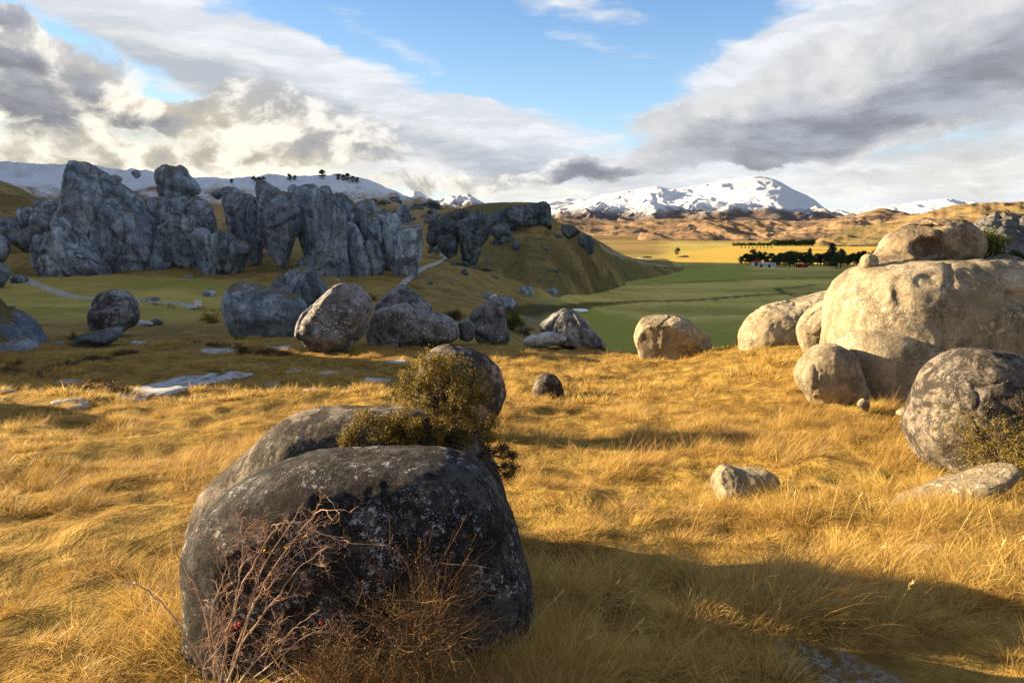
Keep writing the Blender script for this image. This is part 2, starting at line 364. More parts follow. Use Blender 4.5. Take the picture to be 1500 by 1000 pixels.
def land_mat():
    m, n, b, _ = new_mat('dry_grassland')
    g = n.add('ShaderNodeNewGeometry'); P = g.outputs['Position']
    A = lambda k: n.add('ShaderNodeAttribute', attribute_name=k).outputs['Fac']
    big = n.noise(P, .035, 6, .6, .8); mid = n.noise(P, .32, 6, .62, .4); fine = n.noise(P, 3.0, 6, .7); vf = n.noise(P, 22, 4, .7)
    tuss = n.noise(n.mapping(P, (1.0, .75, 1)), 1.1, 6, .68, .8)
    gold = n.mix(n.rng(tuss, .36, .64), (.165, .10, .025), (.37, .25, .065))
    gold = n.mix(n.rng(fine, .4, .7, 0, .7), gold, (.13, .07, .02))
    gold = n.mix(n.rng(mid, .54, .70, 0, .4), gold, (.22, .17, .035))
    hillc = n.mix(n.rng(mid, .35, .65), (.19, .135, .048), (.33, .24, .082))
    hillc = n.mix(n.rng(fine, .45, .7, 0, .6), hillc, (.15, .095, .035))
    hillc = n.mix(n.rng(big, .5, .68, 0, .7), hillc, (.22, .18, .05))
    val = n.mix(n.rng(n.noise(n.mapping(P, (.6, 1.6, 1)), .02, 6, .62, .5), .4, .62), (.30, .27, .065), (.58, .47, .14))
    val = n.mix(n.rng(mid, .46, .66, 0, .5), val, (.21, .19, .05))
    c = n.mix(A('hill'), gold, hillc)
    c = n.mix(A('valley'), c, val)
    c = n.mix(n.math('MULTIPLY', A('green'), n.rng(mid, .3, .55, .6, 1)), c, (.28, .29, .055))
    c = n.mix(A('field'), c, (.50, .35, .075))
    c = n.mix(A('bare'), c, n.mix(n.rng(vf, .4, .6), (.30, .27, .22), (.12, .10, .07)))
    c = n.mix(A('ditch'), c, (.022, .030, .010))
    c = n.mix(n.math('MULTIPLY', A('far'), .9), c, n.mix(n.rng(n.noise(n.mapping(P, (.4, 2.0, 1)), .004, 5, .6), .4, .6), (.10, .064, .036), (.22, .142, .068)))
    n.put(b.inputs['Base Color'], c); b.inputs['Specular IOR Level'].default_value = .05; b.inputs['Roughness'].default_value = 1
    pr = bump(n, b, n.math('ADD', n.math('MULTIPLY', tuss, 1.0), n.math('MULTIPLY', fine, .5)), .35, .8)
    bump(n, b, vf, .03, .8, pr)
    return m
M['land'] = land_mat()

def hill_mat(name, c1, c2, c3, sc, snow=None, rockc=(.10, .10, .11), rk=.5, bd=2.0):
    """dry hillside; snow = (z where it starts, z where it is whole, noise amount, scale)"""
    m, n, b, _ = new_mat(name)
    g = n.add('ShaderNodeNewGeometry'); P = g.outputs['Position']
    n1 = n.noise(P, sc, 7, .62, .6); n2 = n.noise(P, sc * 6, 7, .68, .3); n3 = n.noise(P, sc * .3, 4, .6)
    c = n.mix(n.rng(n1, .38, .62), c1, c2)
    c = n.mix(n.rng(n3, .48, .62), c, c3)
    c = n.mix(n.math('MULTIPLY', n.rng(n2, .52, .62), rk), c, rockc)
    if snow:
        z = n.add('ShaderNodeSeparateXYZ', ins={0: P}).outputs[2]
        sl = n.add('ShaderNodeSeparateXYZ', ins={0: g.outputs['Normal']}).outputs[2]
        q = n.math('ADD', z, n.math('MULTIPLY', n.math('SUBTRACT', n1, .5), snow[2]))
        q = n.math('ADD', q, n.math('MULTIPLY', n.math('SUBTRACT', n2, .5), snow[2] * 1.3))
        s = n.rng(q, snow[0], snow[1])
        s = n.math('MULTIPLY', s, n.rng(sl, snow[3], snow[3] + .12))
        c = n.mix(s, c, (.60, .64, .71))
    n.put(b.inputs['Base Color'], c); b.inputs['Roughness'].default_value = 1; b.inputs['Specular IOR Level'].default_value = .05
    bump(n, b, n.math('ADD', n1, n.math('MULTIPLY', n2, .4)), bd, .8)
    return m
M['snowridge'] = hill_mat('snowy_tussock_hill', (.24, .16, .07), (.36, .25, .11), (.20, .15, .08), .02, (10, 24, 34, .2), (.05, .055, .06), .6, 1.5)
M['brownhill'] = hill_mat('brown_tussock_hill', (.13, .098, .040), (.27, .20, .075), (.15, .13, .05), .05, None, (.085, .07, .045), .7, 1.8)
M['bigsnow'] = hill_mat('snow_mountain', (.13, .10, .085), (.17, .13, .11), (.10, .10, .11), .0022, (58, 125, 120, .28), (.10, .10, .12), .6, 16)
M['foot'] = hill_mat('russet_foothills', (.185, .122, .072), (.28, .195, .112), (.12, .085, .062), .003, None, (.10, .08, .075), .7, 9)
M['foot2'] = hill_mat('russet_near_hills', (.18, .118, .055), (.27, .18, .08), (.12, .105, .05), .008, None, (.12, .10, .09), .6, 4)
M['rockhill'] = hill_mat('grey_rocky_hill', (.09, .09, .095), (.16, .155, .15), (.17, .125, .07), .02, None, (.04, .045, .055), .8, 4)

def leaf_mat(name, c1, c2, trans=.25, rough=.6):
    m, n, b, out = new_mat(name)
    a = n.add('ShaderNodeAttribute', attribute_name='tint').outputs['Fac']
    oi = n.add('ShaderNodeObjectInfo').outputs['Random']
    c = n.mix(n.rng(n.math('ADD', a, n.math('MULTIPLY', n.math('SUBTRACT', oi, .5), .3)), 0, 1, smooth=False), c1, c2)
    n.put(b.inputs['Base Color'], c); b.inputs['Roughness'].default_value = rough
    t = n.add('ShaderNodeBsdfTranslucent', ins={0: c}); mx = n.add('ShaderNodeMixShader', ins={0: trans, 1: b.outputs[0], 2: t.outputs[0]})
    n.l.new(mx.outputs[0], out.inputs[0]); return m
M['pine'] = leaf_mat('conifer_needles', (.024, .046, .022), (.07, .12, .05), .1)
M['shrub'] = leaf_mat('small_olive_leaves', (.08, .065, .02), (.34, .25, .06), .3)
M['shrubgreen'] = leaf_mat('green_leaves', (.03, .045, .012), (.12, .15, .03), .3)
M['shrubyellow'] = leaf_mat('yellow_green_leaves', (.14, .12, .025), (.42, .32, .05), .35)
M['shrubbrown'] = leaf_mat('brown_leaves', (.05, .035, .02), (.14, .09, .045), .2)
def bark_mat(name, c1, c2, s=14):
    m, n, b, _ = new_mat(name); P = n.add('ShaderNodeTexCoord').outputs['Object']
    n1 = n.noise(n.mapping(P, (1, 1, .3)), s, 5, .7)
    n.put(b.inputs['Base Color'], n.mix(n.rng(n1, .35, .65), c1, c2)); bump(n, b, n1, .01); return m
M['bark'] = bark_mat('bark', (.05, .035, .025), (.14, .10, .075))
M['twig'] = bark_mat('red_brown_twigs', (.28, .16, .11), (.58, .40, .28), 5)
M['cane'] = bark_mat('pale_canes', (.24, .17, .13), (.46, .36, .28), 5)
M['drystem'] = bark_mat('dry_brown_stems', (.20, .11, .05), (.42, .26, .12), 5)
M['deadwood'] = bark_mat('pale_bare_wood', (.10, .075, .06), (.22, .17, .14), 3)
def flat_mat(name, c, rough=.6, var=.25, sc=8):
    m, n, b, _ = new_mat(name); P = n.add('ShaderNodeTexCoord').outputs['Object']
    n1 = n.noise(P, sc, 5, .65)
    n.put(b.inputs['Base Color'], n.mix(n.rng(n1, .3, .7), tuple(x * (1 - var) for x in c), tuple(min(1, x * (1 + var)) for x in c)))
    b.inputs['Roughness'].default_value = rough; bump(n, b, n1, .005); return m
M['hip'] = flat_mat('red_rosehip', (.55, .02, .02), .35)
M['yleaf'] = flat_mat('yellow_leaf', (.65, .42, .02), .5)
M['path'] = flat_mat('pale_gravel', (.34, .33, .29), 1, .3, 3)
M['track'] = flat_mat('pale_dirt_track', (.26, .215, .13), 1, .35, .4)
M['whitesnow'] = flat_mat('snow', (.8, .84, .9), .9, .05, 1)
M['whitewall'] = flat_mat('white_painted_wall', (.7, .72, .74), .7, .08, .4)
M['redroof'] = flat_mat('red_iron_roof', (.35, .03, .03), .6, .2, .5)
M['greyroof'] = flat_mat('blue_grey_iron_roof', (.32, .38, .46), .5, .1, .4)
M['glass'] = flat_mat('dark_window', (.03, .04, .05), .2, .1, 1)
M['woodgrey'] = flat_mat('grey_timber', (.30, .28, .25), .9, .25, 4)
M['chip'] = flat_mat('pale_stone_chips', (.42, .41, .37), .95, .25, .5)

def grass_mat(name, c_root, c_a, c_b, c_c, trans=.35):
    m, n, b, out = new_mat(name)
    a = n.add('ShaderNodeAttribute', attribute_name='tint').outputs['Fac']
    h = n.add('ShaderNodeAttribute', attribute_name='along').outputs['Fac']
    oi = n.add('ShaderNodeObjectInfo')
    P = n.add('ShaderNodeNewGeometry').outputs['Position']
    big = n.noise(P, .22, 4, .6); med = n.noise(P, .9, 4, .6)
    c = n.mix(n.rng(n.math('ADD', n.math('MULTIPLY', a, .6), n.math('MULTIPLY', oi.outputs['Random'], .4)), .15, .85), c_a, c_b)
    c = n.mix(n.rng(n.math('ADD', n.math('MULTIPLY', big, .6), n.math('MULTIPLY', med, .4)), .50, .60, 0, .6), c, c_c)
    c = n.mix(n.rng(h, .45, 0, 0, .6), c, c_root)
    n.put(b.inputs['Base Color'], c); b.inputs['Roughness'].default_value = .55; b.inputs['Specular IOR Level'].default_value = .25
    t = n.add('ShaderNodeBsdfTranslucent', ins={0: c}); mx = n.add('ShaderNodeMixShader', ins={0: trans, 1: b.outputs[0], 2: t.outputs[0]})
    n.l.new(mx.outputs[0], out.inputs[0]); return m
M['tussock'] = grass_mat('dry_tussock_blades', (.18, .085, .022), (.39, .24, .055), (.68, .515, .17), (.31, .185, .04))
M['browngrass'] = grass_mat('brown_grass_blades', (.16, .09, .035), (.34, .19, .06), (.62, .42, .17), (.30, .22, .06))  # browner dry grass, its own colour
M['greenblade'] = grass_mat('short_green_blades', (.18, .12, .02), (.32, .25, .035), (.70, .48, .09), (.32, .22, .035))
M['stalk'] = flat_mat('dry_seed_stalk', (.60, .42, .18), .7, .2, 6)

# ------------------------------------------------------------------ terrain sheet
def ruled(xs, ys, line, w):
    """soft mask along a polyline of world points"""
    best = np.full(xs.shape, 1e9)
    for (x0, y0), (x1, y1) in zip(line[:-1], line[1:]):
        dx, dy = x1 - x0, y1 - y0; t = np.clip(((xs - x0) * dx + (ys - y0) * dy) / (dx * dx + dy * dy + 1e-9), 0, 1)
        best = np.minimum(best, np.hypot(xs - x0 - t * dx, ys - y0 - t * dy))
    return 1 - sstep(best, w * .4, w)
def smooth_line(pts, n=8):
    pts = [np.array(p, float) for p in pts]; q = [pts[0]] + pts + [pts[-1]]; out = []
    for i in range(1, len(q) - 2):
        for k in range(n):
            t = k / n; a, b, c, d = q[i - 1], q[i], q[i + 1], q[i + 2]
            out.append(.5 * ((2 * b) + (c - a) * t + (2 * a - 5 * b + 4 * c - d) * t * t + (3 * b - a - 3 * c + d) * t ** 3))
    out.append(pts[-1]); return np.array(out)
def wline(pix): return [tuple(hit(a, b)[:2]) for a, b in smooth_line(pix, 5)]
def build_land():
    a1 = np.linspace(-.86, .86, 620); a2 = np.linspace(.86, 2 * pi - .86, 100)[1:-1]
    ang = np.concatenate([a1, a2]); rs = np.exp(np.linspace(math.log(.6), math.log(40000), 640))
    A_, R_ = np.meshgrid(ang, rs); X = (R_ * np.sin(A_)).ravel(); Y = (R_ * np.cos(A_)).ravel()
    Z = ground(X, Y)
    o = mesh_np('ground', np.stack([X, Y, Z], -1), grid_faces(len(rs), len(ang), True)[:, ::-1], mat=M['land'])
    # close the middle
    u, d = polar(X, Y); n1 = fbm(p3(X / 9, Y / 9), 3); n2 = fbm(p3(X / 60, Y / 60, 3), 3)
    hillm = sstep(Z + n1 * .6 + u * .8, -5.9, -7.3)
    hillm = np.maximum(hillm, sstep(-u + n1 * .15, .05, .32) * sstep(d, 24, 48))
    val = sstep(-(Z + n1 * 1.5), 17, 22)
    left = sstep(-u, .15, .4) * sstep(d, 55, 75) * (1 - sstep(d, 112, 126)) * .75
    val = np.maximum(val, left)
    green = val * sstep(Y, 60, 90) * (1 - sstep(Y + n1 * 10 + u * 30, 185, 225)) * sstep(u, .03, .12)
    green = np.maximum(green, .95 * sstep(Y, 330, 345) * (1 - sstep(Y, 480, 500)) * sstep(u, .16 , .2) * sstep(.36 - u, 0, .03))
    field = sstep(Y, 505, 515) * (1 - sstep(Y, 900, 960)) * sstep(u + (Y - 500) * -.0003, .17, .2)
    field *= 1 - .7 * ((Y > 585) & (Y < 600) & (u < .42))
    ditch = ruled(X, Y, wline([(730, 455), (800, 453), (860, 447), (930, 442), (1010, 440), (1090, 434), (1140, 431), (1240, 428)]), 3.4) * .8
    ditch = np.maximum(ditch, ruled(X, Y, wline([(770, 417), (860, 417), (960, 416), (1060, 411), (1140, 408), (1240, 407)]), 3.2) * .6)
    ditch = np.maximum(ditch, ruled(X, Y, wline([(1190, 418), (1165, 421), (1140, 423), (1150, 430), (1172, 435)]), 2.4) * .7)
    bare = ruled(X, Y, wline([(1180, 965), (1215, 975), (1270, 1010)]), .32) * sstep(fbm(p3(X / .12, Y / .12), 3), -.3, .3)
    bare = np.maximum(bare, ruled(X, Y, wline([(880, 358), (905, 372), (940, 382), (985, 389), (1040, 391)]), 5) * .6)
    bare = np.maximum(bare, ruled(X, Y, wline([(820, 428), (800, 450), (775, 474), (760, 485)]), 1.2) * .5)
    bare = np.maximum(bare, ruled(X, Y, wline([(850, 411), (870, 412)]), 4) * .0)
    far = sstep(Y, 900, 1500) + 0 * X; far = np.maximum(far, sstep(Y, 560, 700) * sstep(.25 - u, 0, .05) * .8)
    for k, v in dict(hill=hillm, valley=val, green=np.clip(green, 0, 1), field=field, ditch=ditch, bare=bare, far=far).items(): attr(o, k, v)
    tag(o, kind='structure'); return o
build_land()

def ridge(name, prof, mat, amp=0.0, wl=100.0, jag=0.0, nf=90, step=4.0, back=1.35, pw=.75, seed=0, zb=None, kind='structure', gul=1.0, endf=.04):
    """a hill: crest from (px, py, d) control points, foot at (d, z); relief of spurs and gullies"""
    prof = sorted(prof); px = np.array([p[0] for p in prof], float)
    n = max(8, int((px[-1] - px[0]) / step)); xs = np.linspace(px[0], px[-1], n)
    pts = smooth_line([p[:3] for p in prof], 8); o_ = np.argsort(pts[:, 0]); pts = pts[o_]
    py = np.interp(xs, pts[:, 0], pts[:, 1]); dc = np.interp(xs, pts[:, 0], pts[:, 2])
    df = np.interp(xs, px, [p[3] for p in prof]); zf = np.interp(xs, px, [p[4] for p in prof])
    zc = np.array([vof(b) * d for b, d in zip(py, dc)])
    zc = zc + jag * dc / F * fbm(p3(xs / 14, seed), 4)
    u = np.array([ray(x, y)[0] / ray(x, y)[1] for x, y in zip(xs, py)])
    s = np.concatenate([np.linspace(0, 1, nf), 1 + np.linspace(0, 1, 14)[1:]])
    Sg, I = np.meshgrid(s, np.arange(n), indexing='ij')
    f = np.minimum(Sg, 1); bk = np.maximum(Sg - 1, 0)
    Y = df[I] + (dc - df)[I] * f + bk * (back - 1) * dc[I]
    X = u[I] * Y
    zlow = zf[I] if zb is None else zb
    Z = np.where(Sg <= 1, zf[I] + (zc - zf)[I] * f ** pw, zlow + (zc[I] - zlow) * (1 - bk) ** 1.5)
    al = X / wl; sl = Y / wl
    wp = fbm(np.stack([al.ravel() * .7, sl.ravel() * .4, np.full(al.size, seed + 4.)], -1), 3).reshape(al.shape)
    rn = ridged(np.stack([(al + wp * .6).ravel(), (sl * .38).ravel(), np.full(al.size, float(seed))], -1), 5, .52).reshape(al.shape)
    r2 = fbm(np.stack([(X / wl * 1.6).ravel(), (Y / wl * 1.6).ravel(), np.full(al.size, seed + 9.)], -1), 5).reshape(al.shape)
    mask = np.clip(f * (1 - f) * 4, 0, 1) ** .6 * (Sg <= 1)
    Z = Z + amp * mask * (gul * (rn - .8) + .8 * r2)
    # both ends and the foot run down into the ground
    e = np.clip(np.minimum(I, n - 1 - I) / max(4.0, n * endf), 0, 1); e = e * e * (3 - 2 * e)
    G = ground(X.ravel(), Y.ravel(), False).reshape(X.shape) - 2 - .004 * Y
    Z = G + (Z - G) * e
    fr = np.clip(f / .06, 0, 1); Z = np.where((Sg < .06), np.minimum(Z, G + (Z - G) * fr), Z)
    v = np.stack([X.ravel(), Y.ravel(), Z.ravel()], -1)
    o = mesh_np(name, v, grid_faces(len(s), n), mat=M[mat]); tag(o, kind=kind); return o

# the snowy hill behind the rock towers, and the brown shoulder at the left
ridge('hills', [(-420, 236, 560, 300, 2), (-200, 232, 560, 300, 2), (0, 239, 560, 300, 0), (60, 243, 560, 300, 0), (110, 243, 560, 300, 0), (180, 253, 560, 300, 0), (250, 259, 560, 300, 0), (330, 263, 560, 300, 0),
   (400, 262, 560, 300, 0), (470, 257, 560, 300, -2), (530, 262, 550, 290, -4), (580, 280, 540, 280, -6), (610, 294, 520, 270, -8), (660, 305, 500, 260, -10), (720, 322, 470, 260, -14), (760, 345, 450, 260, -20)],
   'snowridge', amp=7, wl=70, jag=1.2, pw=.85, seed=1, zb=-28)
ridge('hills', [(-420, 190, 240, 160, -5), (-100, 240, 235, 150, -5), (0, 264, 230, 150, -5), (60, 294, 225, 150, -5), (110, 330, 220, 150, -6), (150, 360, 215, 150, -8)], 'brownhill', amp=3, wl=30, jag=.8, seed=2, zb=-8, pw=.8)
# plateau with the cliff band, and the mound in front of it
ridge('hills', [(600, 345, 320, 200, -9), (625, 328, 330, 200, -11), (660, 309, 335, 200, -14), (700, 300, 340, 200, -15), (735, 297, 340, 205, -18), (762, 296, 340, 205, -20), (797, 299, 335, 205, -22), (806, 314, 332, 205, -23), (820, 326, 330, 205, -24), (850, 338, 338, 250, -27.5),
   (880, 355, 355, 285, -28.2), (920, 376, 390, 330, -28.4), (980, 390, 440, 395, -28.5), (1040, 396, 480, 450, -28.6)], 'brownhill', amp=3.5, wl=45, jag=.6, seed=5, zb=-28.5, pw=1.25, back=1.5, endf=.16)
ridge('hills', [(700, 380, 250, 190, -16), (740, 362, 262, 190, -18), (780, 350, 268, 190, -20), (820, 344, 276, 205, -22), (850, 343, 285, 235, -25), (875, 355, 300, 268, -27.8), (900, 371, 318, 295, -28.4), (940, 388, 340, 328, -28.6)], 'brownhill', amp=2.6, wl=22, jag=1.0, seed=6, zb=-28.5, pw=1.3, endf=.3)
# far snow peaks
ridge('hills', [(575, 298, 3600, 2600, 40), (590, 285, 3600, 2600, 40), (605, 279, 3600, 2600, 40), (625, 288, 3600, 2600, 40), (645, 297, 3600, 2600, 40), (655, 286, 3600, 2600, 40), (672, 284, 3600, 2600, 40), (688, 286, 3600, 2600, 40), (700, 295, 3600, 2600, 40), (716, 302, 3600, 2600, 40), (760, 312, 3600, 2600, 20)],
   'bigsnow', amp=26, wl=160, jag=1.0, seed=8, pw=1.0)
ridge('hills', [(770, 310, 7600, 6400, 60), (800, 297, 7600, 6400, 60), (820, 291, 7600, 6400, 60), (850, 292, 7600, 6400, 60), (880, 296, 7600, 6400, 60), (940, 305, 7600, 6400, 60)], 'bigsnow', amp=30, wl=400, jag=1.0, seed=9)
ridge('hills', [(1170, 318, 9500, 7600, 100), (1230, 312, 9500, 7600, 100), (1290, 306, 9500, 7600, 100), (1330, 300, 9500, 7600, 100), (1385, 292, 9500, 7600, 100), (1420, 298, 9500, 7600, 100), (1500, 302, 9500, 7600, 100), (1700, 300, 9500, 7600, 100)], 'bigsnow', amp=60, wl=500, jag=1.2, seed=10)
ridge('hills', [(800, 322, 5600, 3700, 10), (835, 303, 5900, 3700, 10), (865, 292, 6000, 3700, 10), (900, 283, 6000, 3700, 10), (930, 278, 6000, 3700, 10), (960, 273, 6000, 3700, 10), (985, 278, 6000, 3700, 10), (1005, 275, 6000, 3700, 10), (1040, 268, 6000, 3700, 10), (1080, 262, 6000, 3700, 10), (1110, 258, 6000, 3700, 10),
   (1140, 265, 6000, 3700, 10), (1165, 280, 6000, 3700, 10), (1190, 292, 5900, 3700, 10), (1215, 309, 5800, 3700, 10), (1260, 325, 5600, 3700, 0), (1320, 335, 5500, 3700, 0)], 'bigsnow', amp=42, wl=420, jag=.5, nf=200, step=1.5, seed=11, pw=1.0)
# russet foothills
ridge('hills', [(740, 326, 3000, 1900, -30), (800, 320, 3000, 1900, -30), (860, 322, 3000, 1900, -30), (920, 324, 3000, 1800, -30), (990, 320, 3000, 1800, -30), (1040, 324, 2900, 1800, -30), (1100, 321, 2900, 1700, -30), (1150, 325, 2800, 1700, -30), (1200, 322, 2800, 1700, -30), (1245, 321, 2800, 1700, -30), (1300, 322, 2700, 1700, -30), (1400, 326, 2600, 1700, -30)],
   'foot', amp=18, wl=420, jag=.6, nf=160, step=2, seed=12, pw=.9)
ridge('hills', [(930, 345, 1700, 1250, -30), (975, 336, 1750, 1250, -30), (1010, 326, 1800, 1250, -30), (1050, 322, 1800, 1250, -30), (1085, 330, 1750, 1250, -30), (1120, 338, 1700, 1250, -30), (1160, 345, 1600, 1250, -30)], 'foot', amp=9, wl=120, jag=1.2, nf=120, step=2, seed=13)
ridge('hills', [(1120, 346, 1700, 1200, -30), (1170, 335, 1800, 1200, -30), (1230, 321, 1900, 1200, -30), (1265, 318, 1900, 1200, -30), (1310, 322, 1900, 1200, -30), (1380, 326, 1800, 1200, -30)], 'foot', amp=9, wl=150, jag=1.2, nf=120, step=2, seed=14)
ridge('hills', [(1240, 318, 4200, 3000, -20), (1275, 310, 4200, 3000, -20), (1292, 306, 4200, 3000, -20), (1320, 312, 4200, 3000, -20), (1360, 318, 4200, 3000, -20)], 'foot', amp=25, wl=260, jag=.8, seed=15)
ridge('hills', [(1180, 352, 1200, 900, -30), (1230, 343, 1300, 900, -30), (1290, 327, 1400, 900, -30), (1340, 315, 1400, 900, -30), (1380, 306, 1400, 880, -30), (1425, 298, 1400, 880, -30), (1500, 296, 1400, 880, -30), (1620, 288, 1400, 880, -30), (1900, 280, 1400, 880, -30)], 'foot2', amp=8, wl=110, jag=1.0, nf=130, step=2, seed=16)
ridge('hills', [(1385, 362, 640, 560, -28.5), (1410, 345, 680, 560, -28.5), (1432, 325, 700, 560, -28.5), (1452, 313, 710, 560, -28.5), (1470, 308, 710, 560, -28.5), (1500, 316, 710, 560, -28.5), (1560, 322, 700, 560, -28.5), (1700, 330, 700, 560, -28.5)], 'rockhill', amp=7, wl=26, jag=3.0, seed=17, nf=90, step=2)
# unseen high hill, added to keep low sun off the towers and valley
def shade_spur(seed):
    n = 130; gx, gy = np.meshgrid(np.linspace(0, 1, n), np.linspace(0, 1, n), indexing='ij')
    Y = 80 + 820 * gy; X = -(.92 * Y + 30) - 420 * (1 - gx)
    sl = Y + X * -tan(SUN_AZ + pi / 2) * -1
    sl = Y - (-X) * (cos(SUN_AZ) / -sin(SUN_AZ))
    w = sstep(gx, 0, .4) * (1 - sstep(gx, .7, 1)) * sstep(sl, 37, 64) * (1 - sstep(sl, 540, 600))
    h = 70 + .50 * Y
    Z = -14 + w * (h * (1 + .10 * fbm(p3(X.ravel() / 50, Y.ravel() / 50, seed), 4).reshape(X.shape)))
    o = mesh_np('hills', np.stack([X.ravel(), Y.ravel(), Z.ravel()], -1), grid_faces(n, n)[:, ::-1], mat=M['brownhill']); tag(o, kind='structure')
shade_spur(21)

def shade_knoll(cx, cy, ax, ay, top, seed):
    n = 60; gx, gy = np.meshgrid(np.linspace(-1, 1, n), np.linspace(-1, 1, n), indexing='ij'); r = np.clip(np.hypot(gx, gy), 0, 1)
    X = cx + gx * ax; Y = cy + gy * ay; g = ground(X.ravel(), Y.ravel(), False).reshape(X.shape) - .8
    w = 1 - sstep(r, .25, 1); Z = g + w * (top - g) * (1 + .12 * fbm(p3(X.ravel() / 6, Y.ravel() / 6, seed), 3).reshape(X.shape))
    o = mesh_np('hills', np.stack([X.ravel(), Y.ravel(), Z.ravel()], -1), grid_faces(n, n)[:, ::-1], mat=M['brownhill']); tag(o, kind='structure')
# unseen low knolls, added on the left so their shadows band the plateau
shade_knoll(-73, 62, 22, 27, 11, 3)
shade_knoll(-35, 33, 11, 12.5, 2.2, 4)
shade_knoll(-19.5, 17.5, 5.5, 3.0, -2.1, 5)

# everything above as one surface to stand things on
from mathutils.bvhtree import BVHTree
def _bvh():
    V = []; Fc = []; o_ = 0
    for o in COL.objects:
        if o.type == 'MESH' and (o.name.startswith('ground') or o.name.startswith('hills')):
            n = len(o.data.vertices); v = np.empty(n * 3, np.float32); o.data.vertices.foreach_get('co', v); V.append(v.reshape(-1, 3))
            f = np.empty(len(o.data.polygons) * 4, np.int32); o.data.loops.foreach_get('vertex_index', f); Fc.append(f.reshape(-1, 4) + o_); o_ += n
    V = np.concatenate(V); Fc = np.concatenate(Fc); return BVHTree.FromPolygons(V.tolist(), Fc.tolist())
LAND = _bvh(); _gz0 = gz
def hit(px, py):
    r = LAND.ray_cast(Vector((0, 0, 0)), Vector(ray(px, py)).normalized()); return np.array(r[0][:])
def gz(x, y):
    r = LAND.ray_cast(Vector((x, y, 900)), Vector((0, 0, -1))); return r[0].z if r[0] else _gz0(x, y)
# ------------------------------------------------------------------ rocks
def pr_(r): # region helper: nothing but plain numbers reach the builder
    return r
_ico = {}
def unit_sphere(k):
    if k not in _ico:
        bm = bmesh.new(); bmesh.ops.create_icosphere(bm, subdivisions=k, radius=1.0)
        v = np.array([x.co[:] for x in bm.verts]); f = np.array([[x.index for x in p.verts] for p in bm.faces]); bm.free()
        v /= np.linalg.norm(v, axis=1)[:, None]; _ico[k] = (v, f)
    return _ico[k]
FOOT = []       # footprints: x, y, half width, half depth, z range top
def star(outline, c, ang):
    """distance from c to the outline along each angle"""
    q = np.array(outline, float); m = len(q); pts = []
    for i in range(m):
        a, b, c1, d = q[i - 1], q[i], q[(i + 1) % m], q[(i + 2) % m]
        for k in range(6):
            t = k / 6
            pts.append(.5 * ((2 * b) + (c1 - a) * t + (2 * a - 5 * b + 4 * c1 - d) * t * t + (3 * b - a - 3 * c1 + d) * t ** 3))
    pts = np.array(pts); dx, dy = pts[:, 0] - c[0], -(pts[:, 1] - c[1])
    th = np.arctan2(dy, dx); r = np.hypot(dx, dy)
    bins = np.linspace(-pi, pi, 361); R = np.zeros(361)
    for (t0, r0), (t1, r1) in zip(zip(th, r), zip(np.roll(th, -1), np.roll(r, -1))):
        dt = (t1 - t0 + pi) % (2 * pi) - pi
        for k in np.linspace(0, 1, max(2, int(abs(dt) / .01))):
            t = (t0 + dt * k + pi) % (2 * pi); j = int(round(t / (2 * pi) * 360)) % 360
            R[j] = max(R[j], r0 + (r1 - r0) * k)
    nz = np.nonzero(R[:360])[0]
    R = np.interp(np.arange(361), np.concatenate([nz - 360, nz, nz + 360]), np.tile(R[nz], 3))
    R2 = np.tile(R[:360], 3); kk = np.array([1, 2, 3, 2, 1.]) / 9; R2 = np.convolve(R2, kk, 'same')[360:720]
    return np.interp((ang + pi) / (2 * pi) * 360, np.arange(361), np.append(R2, R2[0]))
